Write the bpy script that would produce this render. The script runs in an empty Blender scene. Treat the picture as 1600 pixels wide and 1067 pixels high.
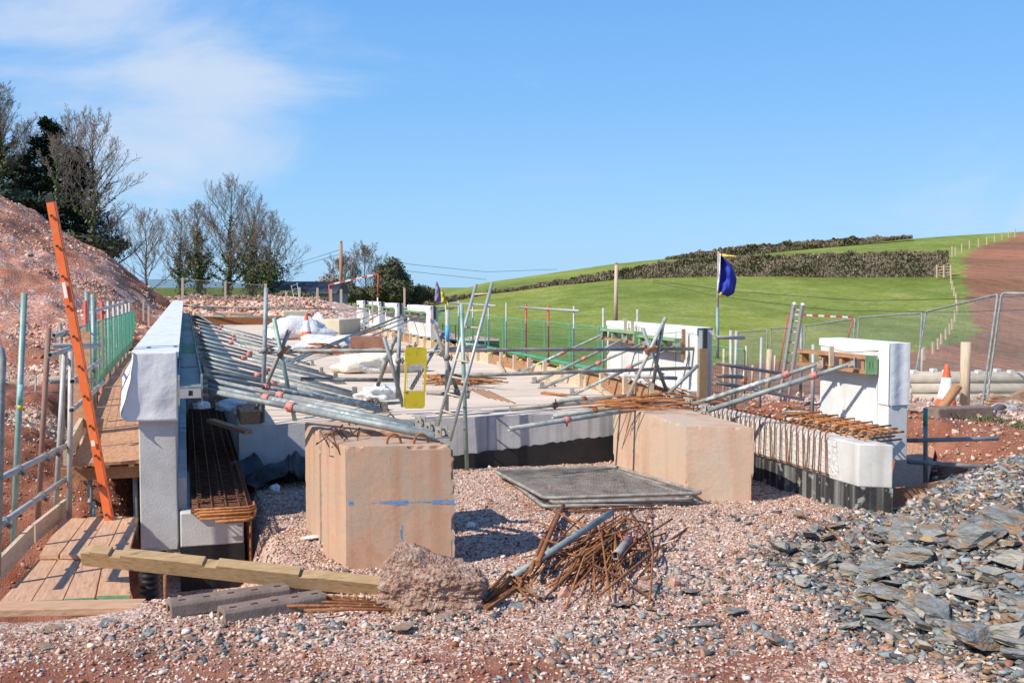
import bpy, math, random
from mathutils import Vector, Matrix, noise
import numpy as np
random.seed(7)
S = bpy.context.scene
C = S.collection
# ------------------------------------------------------------------ camera
FPX = 1650.0; EYE = 2.15; YAW = math.radians(17.2); PIT = -math.atan(85.5/FPX)
cam = bpy.data.cameras.new('camera'); co = bpy.data.objects.new('camera', cam); C.objects.link(co)
co.location = (0, 0, EYE); co.rotation_euler = (math.pi/2+PIT, 0, -YAW)
cam.sensor_width = 36; cam.lens = FPX/1600*36; cam.clip_start = .1; cam.clip_end = 8000
S.camera = co
# ------------------------------------------------------------------ sky and sun
SUN_EL = 42; SUN_AZ = 71      # light travels towards +Y turned SUN_AZ degrees to +X
w = bpy.data.worlds.new('World'); S.world = w; w.use_nodes = True
nt = w.node_tree; nt.nodes.clear()
def N(t, k, **kw):
    n = t.nodes.new(k)
    for a, b in kw.items(): setattr(n, a, b)
    return n
out = N(nt, 'ShaderNodeOutputWorld'); bg = N(nt, 'ShaderNodeBackground')
sky = N(nt, 'ShaderNodeTexSky', sky_type='NISHITA'); sky.sun_disc = False
sky.sun_elevation = math.radians(SUN_EL); sky.sun_rotation = math.radians(180+SUN_AZ)
sky.air_density = 1.0; sky.dust_density = .6; sky.ozone_density = 2.2
tc = N(nt, 'ShaderNodeTexCoord')
mp = N(nt, 'ShaderNodeMapping'); mp.inputs['Scale'].default_value = (1, 1, 2.8)
nt.links.new(tc.outputs['Generated'], mp.inputs['Vector'])
n1 = N(nt, 'ShaderNodeTexNoise'); n1.inputs['Scale'].default_value = 4.2; n1.inputs['Detail'].default_value = 10; n1.inputs['Roughness'].default_value = .58
n1.inputs['Distortion'].default_value = .35
nt.links.new(mp.outputs['Vector'], n1.inputs['Vector'])
# cloudiness grows to the left (west) of the bridge axis
dt = N(nt, 'ShaderNodeVectorMath', operation='DOT_PRODUCT'); nt.links.new(tc.outputs['Generated'], dt.inputs[0])
dt.inputs[1].default_value = (-math.cos(YAW), math.sin(YAW), 0.0)
mr = N(nt, 'ShaderNodeMapRange', interpolation_type='SMOOTHSTEP'); mr.inputs['From Min'].default_value = .14; mr.inputs['From Max'].default_value = .36
mr.inputs['To Min'].default_value = .0; mr.inputs['To Max'].default_value = .17
nt.links.new(dt.outputs['Value'], mr.inputs['Value'])
acc_ = mr.outputs['Result']                            # cloud banks stand at fixed bearings in the sky
for c_, rad_, amp_ in [((.005,.984,.165), .12, .33), ((-.035,.991,.115), .12, .33), ((-.115,.977,.182), .13, .30), ((.055,.967,.25), .12, .17), ((-.068,.972,.236), .15, .27), ((.640,.766,.050), .04, .10), ((.690,.720,.060), .045, .20), ((.66,.745,.10), .09, .14)]:
    cv_ = Vector(c_).normalized(); ds_ = N(nt, 'ShaderNodeVectorMath', operation='DISTANCE'); nt.links.new(tc.outputs['Generated'], ds_.inputs[0]); ds_.inputs[1].default_value = cv_
    rg_ = N(nt, 'ShaderNodeMapRange', interpolation_type='SMOOTHSTEP'); rg_.inputs['From Min'].default_value = rad_*1.3; rg_.inputs['From Max'].default_value = rad_*.2; rg_.inputs['To Max'].default_value = amp_; nt.links.new(ds_.outputs['Value'], rg_.inputs['Value'])
    m_ = N(nt, 'ShaderNodeMath', operation='MAXIMUM'); nt.links.new(acc_, m_.inputs[0]); nt.links.new(rg_.outputs['Result'], m_.inputs[1]); acc_ = m_.outputs[0]
ad = N(nt, 'ShaderNodeMath', operation='ADD'); nt.links.new(n1.outputs['Fac'], ad.inputs[0]); nt.links.new(acc_, ad.inputs[1])
cr = N(nt, 'ShaderNodeMapRange', interpolation_type='SMOOTHSTEP'); cr.inputs['From Min'].default_value = .60; cr.inputs['From Max'].default_value = 1.0
cr.inputs['To Max'].default_value = .78
nt.links.new(ad.outputs[0], cr.inputs['Value'])
mx = N(nt, 'ShaderNodeMix', data_type='RGBA'); nt.links.new(cr.outputs['Result'], mx.inputs['Factor'])
sz_ = N(nt, 'ShaderNodeSeparateXYZ'); nt.links.new(tc.outputs['Generated'], sz_.inputs[0])
gr_ = N(nt, 'ShaderNodeValToRGB'); e_ = gr_.color_ramp.elements       # clear spring sky: pale at the horizon, deeper blue above
for i_, (p_, c_) in enumerate([(0., (2.7,5.0,7.4)), (.06, (2.3,4.6,7.4)), (.16, (1.6,3.85,7.2)), (.32, (.95,2.9,6.7)), (1., (.45,1.4,4.2))]):
    k_ = e_[i_] if i_ < 2 else e_.new(p_)
    k_.position = p_; k_.color = (*c_, 1)
nt.links.new(sz_.outputs['Z'], gr_.inputs['Fac'])
mg_ = N(nt, 'ShaderNodeMix', data_type='RGBA'); mg_.inputs['Factor'].default_value = .82; nt.links.new(sky.outputs['Color'], mg_.inputs['A']); nt.links.new(gr_.outputs['Color'], mg_.inputs['B'])
nt.links.new(mg_.outputs['Result'], mx.inputs['A']); mx.inputs['B'].default_value = (5.0, 5.6, 6.6, 1)
gm = N(nt, 'ShaderNodeHueSaturation'); gm.inputs['Saturation'].default_value = 1.0
nt.links.new(mx.outputs['Result'], gm.inputs['Color'])
nt.links.new(gm.outputs['Color'], bg.inputs['Color']); bg.inputs['Strength'].default_value = .105
nt.links.new(bg.outputs[0], out.inputs['Surface'])
sl = bpy.data.lights.new('sun', 'SUN'); sl.energy = 4.5; sl.angle = math.radians(.5); sl.color = (1, .925, .81)
so = bpy.data.objects.new('sun', sl); C.objects.link(so); so.location = (-20, -20, 30)
az, el = math.radians(SUN_AZ), math.radians(SUN_EL)
LD = Vector((math.sin(az)*math.cos(el), math.cos(az)*math.cos(el), -math.sin(el)))
so.rotation_euler = LD.to_track_quat('-Z', 'Y').to_euler()
S.view_settings.view_transform = 'Standard'; S.view_settings.look = 'None'; S.view_settings.exposure = .42; S.view_settings.gamma = 1
S.render.engine = 'CYCLES'
# ------------------------------------------------------------------ measuring: photo sight lines met with real planes
Fv = Vector((math.sin(YAW)*math.cos(PIT), math.cos(YAW)*math.cos(PIT), math.sin(PIT)))
Rv = Vector((math.cos(YAW), -math.sin(YAW), 0)); Uv = Rv.cross(Fv)
def ray(x, y): return Fv+Rv*((x-800)/FPX)+Uv*((533.5-y)/FPX)
def U(x, y, d):
    p = ray(x, y)*d; p.z += EYE; return p
def Uz(x, y, z=0.): return U(x, y, (z-EYE)/ray(x, y).z)
def UX(x, y, X): return U(x, y, X/ray(x, y).x)
def UY(x, y, Y): return U(x, y, Y/ray(x, y).y)
def uv_of(x, y):                                   # plan position -> photo column, forward distance
    v = x*math.sin(YAW)+y*math.cos(YAW); u = x*math.cos(YAW)-y*math.sin(YAW)
    return u, v
# ------------------------------------------------------------------ mesh helper
class MB:
    def __init__(s): s.v = []; s.f = []; s.sm = []; s.mi = []; s.cur = 0
    def face(s, idx, sm=False): s.f.append(tuple(idx)); s.sm.append(sm); s.mi.append(s.cur)
    def hexa(s, P):
        b = len(s.v); s.v += [tuple(p) for p in P]
        for q in ((0,3,2,1),(4,5,6,7),(0,1,5,4),(1,2,6,5),(2,3,7,6),(3,0,4,7)): s.face([b+i for i in q])
        return s
    def box(s, x0, x1, y0, y1, z0, z1):
        return s.hexa([(x0,y0,z0),(x1,y0,z0),(x1,y1,z0),(x0,y1,z0),(x0,y0,z1),(x1,y0,z1),(x1,y1,z1),(x0,y1,z1)])
    def beam(s, p, q, w, h, up=(0,0,1)):            # bar from p to q, w wide, h high
        p, q = Vector(p), Vector(q); d = (q-p).normalized(); sd = d.cross(Vector(up))
        if sd.length < 1e-4: sd = Vector((1,0,0))
        sd.normalize(); u = sd.cross(d); P = []
        for c in (p, q):
            for a, b in ((-1,-1),(1,-1),(1,1),(-1,1)): P.append(c+sd*(a*w/2)+u*(b*h/2))
        return s.hexa(P)
    def tube(s, p, q, r, n=8, r2=None, cap=True):
        p, q = Vector(p), Vector(q); d = q-p
        if d.length < 1e-6: return s
        d.normalize(); a = d.cross(Vector((0,0,1)))
        if a.length < .01: a = d.cross(Vector((1,0,0)))
        a.normalize(); b = a.cross(d); r2 = r if r2 is None else r2; B = len(s.v)
        for c, rr in ((p, r), (q, r2)):
            for i in range(n):
                t = 2*math.pi*i/n; s.v.append(tuple(c+a*(rr*math.cos(t))+b*(rr*math.sin(t))))
        for i in range(n): j = (i+1) % n; s.face((B+i, B+j, B+n+j, B+n+i), True)
        if cap: s.face([B+i for i in range(n)][::-1]); s.face([B+n+i for i in range(n)])
        return s
    def path(s, pts, r, n=6, closed=False):
        pts = [Vector(p) for p in pts]; m = len(pts); B = len(s.v); pa = None
        for k in range(m):
            if closed: d = pts[(k+1) % m]-pts[k-1]
            else: d = pts[min(k+1, m-1)]-pts[max(k-1, 0)]
            d.normalize()
            if pa is None:
                a = d.cross(Vector((0,0,1)))
                if a.length < .05: a = d.cross(Vector((1,0,0)))
            else: a = pa-d*pa.dot(d)
            a.normalize(); pa = a; b = a.cross(d)
            rr = r[k] if isinstance(r, (list, tuple)) else r
            for i in range(n):
                t = 2*math.pi*i/n; s.v.append(tuple(pts[k]+a*(rr*math.cos(t))+b*(rr*math.sin(t))))
        for k in range(m if closed else m-1):
            K = (k+1) % m
            for i in range(n): j = (i+1) % n; s.face((B+k*n+i, B+k*n+j, B+K*n+j, B+K*n+i), True)
        if not closed: s.face([B+i for i in range(n)][::-1]); s.face([B+(m-1)*n+i for i in range(n)])
        return s
    def pipe(s, p, q, r, t=.004, n=12):             # open-ended hollow tube
        p, q = Vector(p), Vector(q); d = (q-p).normalized(); a = d.cross(Vector((0,0,1)))
        if a.length < .01: a = d.cross(Vector((1,0,0)))
        a.normalize(); b = a.cross(d); B = len(s.v)
        for c, rr in ((p, r), (q, r), (q, r-t), (p, r-t)):
            for i in range(n):
                g = 2*math.pi*i/n; s.v.append(tuple(c+a*(rr*math.cos(g))+b*(rr*math.sin(g))))
        for k in range(4):
            K = (k+1) % 4
            for i in range(n): j = (i+1) % n; s.face((B+k*n+i, B+k*n+j, B+K*n+j, B+K*n+i), k in (0, 2))
        return s
    def prism(s, poly, depth, origin=(0,0,0), ux=(1,0,0), uy=(0,0,1), ud=(0,1,0)):
        ux, uy, ud, o = Vector(ux), Vector(uy), Vector(ud), Vector(origin); n = len(poly); B = len(s.v)
        for k in (0, 1):
            for a, b in poly: s.v.append(tuple(o+ux*a+uy*b+ud*(depth*k)))
        s.face([B+i for i in range(n)]); s.face([B+n+i for i in range(n)][::-1])
        for i in range(n): j = (i+1) % n; s.face((B+j, B+i, B+n+i, B+n+j))
        return s
    def build(s, name, mat, parent=None, loc=None, bevel=0, smooth=None, colors=None):
        me = bpy.data.meshes.new(name)
        o = bpy.data.objects.new(name, me); C.objects.link(o)
        base = Vector((0,0,0))
        if parent is not None: base = Vector(parent.get('_b', (0,0,0)))
        elif loc is not None: base = Vector(loc)
        V = np.array(s.v, dtype=np.float64).reshape(-1, 3)-np.array(base)
        me.from_pydata(V.tolist(), [], s.f)
        me.polygons.foreach_set('use_smooth', s.sm if smooth is None else [smooth]*len(s.f))
        mats = mat if isinstance(mat, (list, tuple)) else [mat]
        for m in mats: me.materials.append(m)
        if len(mats) > 1: me.polygons.foreach_set('material_index', s.mi)
        if colors is not None:
            ca = me.color_attributes.new('col', 'FLOAT_COLOR', 'POINT')
            ca.data.foreach_set('color', np.asarray(colors, dtype=np.float32).ravel())
        me.update()
        if parent is not None: o.parent = parent; o['_b'] = tuple(base)
        else:
            o.location = base; o['_b'] = tuple(base)
        if bevel:
            md = o.modifiers.new('bevel', 'BEVEL'); md.width = bevel; md.segments = 2; md.limit_method = 'ANGLE'
        return o
def tag(o, label, cat, group=None, kind=None):
    if label: o['label'] = label
    if cat: o['category'] = cat
    if group: o['group'] = group
    if kind: o['kind'] = kind
    elif cat: o['kind'] = 'thing'
    return o
def thing(name, label, cat, loc, group=None):
    o = bpy.data.objects.new(name, None); C.objects.link(o); o.location = loc; o.empty_display_size = .1
    o['_b'] = tuple(loc); return tag(o, label, cat, group)
def dup(root, loc, rotz=0, label=None):
    r = root.copy(); C.objects.link(r); r.location = loc; r.rotation_euler = (0, 0, rotz)
    if label: r['label'] = label
    for ch in list(root.children):
        c = ch.copy(); C.objects.link(c); c.parent = r
        for g in ch.children:
            d = g.copy(); C.objects.link(d); d.parent = c
    return r
ORD = ['first','second','third','fourth','fifth','sixth','seventh','eighth','ninth','tenth','eleventh','twelfth','thirteenth','fourteenth','fifteenth','sixteenth','seventeenth','eighteenth']
# ------------------------------------------------------------------ materials
def mat(name, cols, scale=6., rough=.8, bump=.15, bscale=40., metal=0., streak=None, spots=None, detail=5, stretch=(1,1,1), bdist=.01, coord='Object', alpha=None, spec=.4):
    m = bpy.data.materials.new(name); m.use_nodes = True; t = m.node_tree; p = t.nodes['Principled BSDF']
    p.inputs['Roughness'].default_value = rough; p.inputs['Metallic'].default_value = metal
    p.inputs['Specular IOR Level'].default_value = spec
    if coord == 'World': g = N(t, 'ShaderNodeNewGeometry'); src = g.outputs['Position']
    else: g = N(t, 'ShaderNodeTexCoord'); src = g.outputs['Object']
    mp = N(t, 'ShaderNodeMapping'); mp.inputs['Scale'].default_value = stretch; t.links.new(src, mp.inputs['Vector'])
    if coord != 'World':                                  # every object gets its own piece of the pattern
        oi = N(t, 'ShaderNodeObjectInfo'); vm = N(t, 'ShaderNodeVectorMath', operation='SCALE'); vm.inputs[0].default_value = (13, 7, 9)
        t.links.new(oi.outputs['Random'], vm.inputs['Scale']); t.links.new(vm.outputs[0], mp.inputs['Location'])
    n = N(t, 'ShaderNodeTexNoise'); n.inputs['Scale'].default_value = scale; n.inputs['Detail'].default_value = detail; n.inputs['Roughness'].default_value = .80 if 'block' in name else .62
    t.links.new(mp.outputs[0], n.inputs['Vector'])
    r = N(t, 'ShaderNodeValToRGB'); e = r.color_ramp.elements
    k = len(cols)
    for i, c in enumerate(cols):
        pos = .3+.4*i/max(1, k-1)
        if i < 2: el_ = e[i]; el_.position = pos if k > 1 else 0
        else: el_ = e.new(pos)
        el_.color = (*c, 1)
    if k == 1: e[1].color = (*cols[0], 1)
    t.links.new(n.outputs['Fac'], r.inputs['Fac']); col = r.outputs['Color']
    def over(col, fac, c):
        mx = N(t, 'ShaderNodeMix', data_type='RGBA'); t.links.new(fac, mx.inputs['Factor']); t.links.new(col, mx.inputs['A']); mx.inputs['B'].default_value = (*c, 1)
        return mx.outputs['Result']
    if streak:                                            # (colour, amount, horizontal frequency)
        m2 = N(t, 'ShaderNodeMapping'); m2.inputs['Scale'].default_value = (streak[2], streak[2], .35); t.links.new(src, m2.inputs['Vector'])
        n2 = N(t, 'ShaderNodeTexNoise'); n2.inputs['Scale'].default_value = 1.; n2.inputs['Detail'].default_value = 4; t.links.new(m2.outputs[0], n2.inputs['Vector'])
        q = N(t, 'ShaderNodeMapRange'); q.inputs['From Min'].default_value = .5; q.inputs['From Max'].default_value = .78; q.inputs['To Max'].default_value = streak[1]
        t.links.new(n2.outputs['Fac'], q.inputs['Value']); col = over(col, q.outputs['Result'], streak[0])
    if spots:                                             # (colour, amount, scale, threshold)
        n3 = N(t, 'ShaderNodeTexNoise'); n3.inputs['Scale'].default_value = spots[2]; n3.inputs['Detail'].default_value = 3; t.links.new(mp.outputs[0], n3.inputs['Vector'])
        q = N(t, 'ShaderNodeMapRange'); q.inputs['From Min'].default_value = spots[3]; q.inputs['From Max'].default_value = spots[3]+(.18 if spots[2] < 10 and 'concrete' in name else .06); q.inputs['To Max'].default_value = spots[1]
        t.links.new(n3.outputs['Fac'], q.inputs['Value']); col = over(col, q.outputs['Result'], spots[0])
    t.links.new(col, p.inputs['Base Color'])
    if bump:
        n4 = N(t, 'ShaderNodeTexNoise'); n4.inputs['Scale'].default_value = bscale; n4.inputs['Detail'].default_value = 5; t.links.new(mp.outputs[0], n4.inputs['Vector'])
        b = N(t, 'ShaderNodeBump'); b.inputs['Strength'].default_value = bump; b.inputs['Distance'].default_value = bdist
        t.links.new(n4.outputs['Fac'], b.inputs['Height']); t.links.new(b.outputs[0], p.inputs['Normal'])
    return m
M = {}
M['concrete'] = mat('pale_concrete', [(.42,.415,.39),(.54,.53,.50),(.62,.61,.57)], 2.4, .85, .3, 90, streak=((.30,.28,.25), .7, 6), spots=((.30,.29,.27), .7, 45, .68))
M['panel_concrete'] = mat('panel_concrete', [(.55,.545,.53),(.65,.645,.625),(.72,.71,.69)], 2.2, .85, .25, 90, streak=((.40,.39,.36), .5, 5), spots=((.35,.34,.32), .6, 50, .70))
M['concrete_face'] = mat('board_marked_concrete', [(.38,.37,.37),(.47,.46,.45),(.54,.53,.52)], 2.5, .85, .3, 50, streak=((.17,.165,.16), .8, 13), spots=((.2,.19,.18), .7, 30, .7))
M['deck'] = mat('deck_concrete', [(.52,.41,.31),(.64,.52,.405),(.70,.59,.475)], 1.1, .85, .3, 45, spots=((.42,.33,.27), .6, 5, .60), stretch=(.5,1.8,1), coord='World')
M['rough_concrete'] = mat('scabbled_concrete', [(.44,.43,.40),(.60,.59,.55),(.66,.65,.61)], 22, .9, .8, 28, bdist=.03)
M['pink_concrete'] = mat('pink_block_concrete', [(.42,.21,.13),(.52,.32,.21),(.43,.32,.23),(.55,.38,.265)], 1.9, .88, .45, 170, streak=((.42,.185,.10), .8, 7), spots=((.24,.15,.10), .8, 75, .66), detail=10)
M['pink_concrete2'] = mat('cream_block_concrete', [(.46,.26,.165),(.57,.40,.285),(.50,.39,.29),(.60,.46,.345)], 1.6, .88, .45, 170, streak=((.45,.20,.11), .7, 3.5), spots=((.26,.17,.11), .8, 75, .66), detail=10)
M['lump'] = mat('broken_concrete', [(.20,.105,.07),(.33,.195,.14),(.42,.28,.21),(.52,.41,.34)], 14, .95, 1., 50, bdist=.03, detail=10)
M['bitumen_drips'] = mat('bitumen_with_drips', [(.02,.02,.022),(.04,.04,.04)], 8, .6, .5, 30, streak=((.40,.40,.38), .8, 11), spots=((.4,.4,.38), .7, 9, .60))
M['bitumen'] = mat('black_bitumen', [(.012,.012,.013),(.022,.022,.022)], 8, .55, .5, 30, spots=((.13,.125,.12), .5, 40, .7))
M['kerb'] = mat('kerb_concrete', [(.16,.115,.09),(.25,.19,.155)], 7, .9, .5, 70, spots=((.14,.10,.08), .6, 12, .6))
M['galv'] = mat('galvanised_tube', [(.16,.19,.185),(.25,.28,.27),(.36,.39,.38)], 9, .55, .15, 90, metal=.15, spots=((.60,.60,.57), .5, 28, .66), detail=8)
M['galv_dull'] = mat('weathered_tube', [(.17,.15,.13),(.29,.27,.24),(.42,.40,.36)], 8, .65, .2, 90, metal=.2, spots=((.26,.13,.07), .6, 14, .6), detail=8)
M['galv_green'] = mat('green_tinted_tube', [(.16,.28,.24),(.24,.35,.31),(.36,.42,.39)], 6, .5, .15, 90, metal=.2, spots=((.5,.5,.46), .6, 22, .66))
M['galv_pale'] = mat('pale_tube', [(.34,.34,.32),(.46,.46,.44)], 10, .55, .1, 90, metal=.15, spots=((.33,.22,.15), .5, 16, .66))
M['splashed'] = mat('cement_splashed_tube', [(.18,.21,.205),(.30,.33,.32),(.52,.52,.49)], 12, .55, .3, 60, metal=.25, spots=((.68,.67,.63), .8, 18, .56))
M['alu'] = mat('ladder_aluminium', [(.33,.36,.33),(.46,.48,.45)], 12, .5, .1, 90, metal=.4, spots=((.56,.53,.47), .6, 22, .62))
M['rust'] = mat('rusty_steel', [(.14,.05,.022),(.25,.095,.035),(.36,.155,.055)], 28, .85, .6, 120, bdist=.004, detail=8)
M['rust_bright'] = mat('fresh_orange_rust', [(.24,.085,.03),(.38,.15,.05),(.48,.22,.085)], 28, .85, .5, 120, bdist=.004)
M['rust_dark'] = mat('dark_rust', [(.07,.035,.022),(.13,.055,.03),(.18,.085,.045)], 20, .9, .5, 120, bdist=.004)
M['rust_post'] = mat('rusty_tube', [(.20,.11,.08),(.28,.16,.115),(.22,.18,.15)], 9, .75, .3, 90)
def wood(name, cols, **k): return mat(name, cols, 5, .8, .35, 14, stretch=k.pop('stretch', (9, 1, 9)), bdist=.006, detail=8, **k)
M['board'] = wood('scaffold_board', [(.40,.22,.13),(.52,.31,.19),(.60,.39,.26)], spots=((.25,.13,.075), .5, 4, .64))
M['board_x'] = wood('scaffold_board_across', [(.38,.21,.12),(.50,.30,.18),(.58,.37,.24)], stretch=(1,9,9), spots=((.25,.13,.075), .5, 4, .64))
M['ply'] = wood('red_plywood', [(.33,.16,.09),(.44,.24,.14),(.52,.31,.19)], stretch=(6,1.4,6), spots=((.25,.12,.07), .5, 3, .62))
M['timber'] = wood('yellow_timber', [(.29,.18,.08),(.38,.25,.125),(.43,.31,.18)], stretch=(1.2,7,14), spots=((.19,.12,.045), .6, 3, .63))
M['timber_pale'] = wood('pale_timber', [(.44,.33,.22),(.56,.44,.31),(.62,.52,.40)], spots=((.3,.2,.12), .5, 5, .62))
M['timber_brown'] = wood('brown_timber', [(.25,.12,.055),(.38,.20,.10),(.50,.29,.16)], spots=((.17,.08,.04), .5, 5, .62))
M['post'] = mat('round_post', [(.42,.30,.20),(.52,.40,.28),(.60,.48,.36)], 5, .85, .4, 14, stretch=(9,9,1))
M['white_sheet'] = mat('white_sheet', [(.66,.66,.66),(.74,.74,.73)], 4, .7, .35, 9, bdist=.03)
M['white_poly'] = mat('white_plastic', [(.58,.58,.57),(.74,.74,.72)], 4, .45, .6, 14, bdist=.05)
M['cream_sheet'] = mat('cream_canvas', [(.60,.50,.38),(.74,.68,.58),(.80,.77,.70)], 3, .8, .8, 7, bdist=.06)
M['blue_sheet'] = mat('bluish_cover', [(.50,.54,.57),(.66,.68,.69),(.73,.75,.75)], 6, .55, .4, 20, stretch=(1,3,1), bdist=.02)
M['black_sheet'] = mat('black_polythene', [(.015,.016,.018),(.05,.055,.065)], 5, .3, .9, 9, bdist=.04)
M['black_pipe'] = mat('black_plastic', [(.012,.012,.014),(.03,.03,.032)], 5, .4)
M['orange'] = mat('orange_fibreglass', [(.70,.12,.025),(.78,.165,.04)], 5, .55, .1, 50, spots=((.50,.22,.12), .7, 14, .60))
M['yellow'] = mat('yellow_plastic', [(.62,.47,.02),(.72,.56,.04)], 5, .45, .1, 50, spots=((.42,.33,.05), .6, 14, .6))
M['green'] = mat('green_mesh_steel', [(.05,.28,.18),(.08,.38,.25),(.14,.45,.32)], 8, .55)
M['green_beam'] = mat('green_painted_timber', [(.12,.26,.12),(.20,.36,.18),(.32,.36,.18)], 9, .7)
M['red'] = mat('red_paint', [(.45,.06,.04),(.58,.10,.07)], 14, .6)
M['white'] = mat('white_paint', [(.68,.68,.66),(.78,.78,.76)], 9, .6)
M['pinkred'] = mat('faded_red_nut', [(.50,.16,.13),(.60,.26,.22)], 25, .6)
M['blue_paint'] = mat('blue_paint', [(.03,.22,.55),(.06,.32,.66)], 20, .7)
M['flag_blue'] = mat('blue_cloth', [(.012,.025,.27),(.025,.045,.36)], 5, .75, .3, 14)
M['flag_lilac'] = mat('faded_lilac_cloth', [(.20,.17,.36),(.30,.26,.46)], 7, .85)
M['flag_yellow'] = mat('yellow_cloth', [(.55,.45,.05),(.66,.56,.10)], 7, .85)
M['insul'] = mat('dark_joint_filler', [(.03,.03,.03),(.06,.06,.06)], 9, .9)
M['brownboard'] = mat('brown_fibreboard', [(.28,.18,.095),(.35,.24,.13)], 30, .9, .3, 60)
M['cone_orange'] = mat('cone_orange', [(.65,.10,.035),(.78,.16,.07)], 9, .5)
M['bark'] = mat('bark', [(.055,.045,.035),(.11,.095,.075),(.16,.14,.11)], 14, .95, .5, 30)
M['twig'] = mat('twigs', [(.16,.13,.105),(.25,.205,.165)], 9, .95, 0)
M['ivy'] = mat('ivy_leaves', [(.045,.07,.022),(.085,.12,.04),(.15,.175,.065)], 2, .6, 0)
M['needles'] = mat('conifer_foliage', [(.016,.030,.018),(.03,.055,.03),(.055,.085,.045)], 1.2, .8, 0)
M['hedge'] = mat('hedge_twigs', [(.16,.125,.08),(.25,.20,.135),(.35,.28,.20)], .5, .95, 0, coord='World')
M['hedge_leaf'] = mat('hedge_leaves', [(.07,.08,.03),(.125,.13,.055),(.19,.18,.085)], .6, .9, 0, coord='World')
M['slate'] = mat('slate', [(.10,.095,.085),(.17,.172,.16),(.235,.242,.232),(.33,.315,.275)], 9, .88, 1., 22, spots=((.27,.16,.085), .8, 4.2, .51), stretch=(1,1,4), bdist=.02, detail=9)
M['slate_pale'] = mat('pale_slate', [(.20,.20,.18),(.31,.29,.25),(.38,.33,.24)], 5, .75, .8, 16, spots=((.40,.25,.10), .7, 3.3, .55), stretch=(1,1,4), bdist=.02)
M['pinkstone'] = mat('pink_limestone', [(.38,.17,.12),(.53,.30,.23),(.60,.42,.35)], 6, .9, .6, 25, bdist=.02)
M['brown_steel'] = mat('brown_steel', [(.17,.075,.045),(.26,.125,.08),(.32,.17,.12)], 4, .8, .3, 60)
M['grey_gravel'] = mat('grey_gravel', [(.20,.18,.16),(.33,.30,.27),(.46,.43,.40)], 18, .95, 1., 22, bdist=.05)
M['olive'] = mat('olive_foliage', [(.045,.05,.022),(.08,.08,.038),(.13,.12,.065)], 1.5, .9, 0)
M['pale_alu'] = mat('pale_aluminium', [(.50,.51,.49),(.62,.63,.60)], 9, .6, .1, 60)
M['roof'] = mat('dark_roof', [(.05,.055,.06),(.08,.085,.09)], 6, .8)
M['wallgrey'] = mat('grey_cladding', [(.20,.22,.22),(.27,.28,.28)], 6, .8)
M['wire'] = mat('cable', [(.03,.03,.03),(.05,.05,.05)], 5, .7, 0)
M['buff'] = mat('buff_concrete', [(.52,.47,.33),(.62,.57,.43)], 3, .85, .3, 40)
M['skin_pipe'] = mat('concrete_pipe', [(.34,.30,.25),(.46,.42,.35)], 5, .85, .4, 30)
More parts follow.
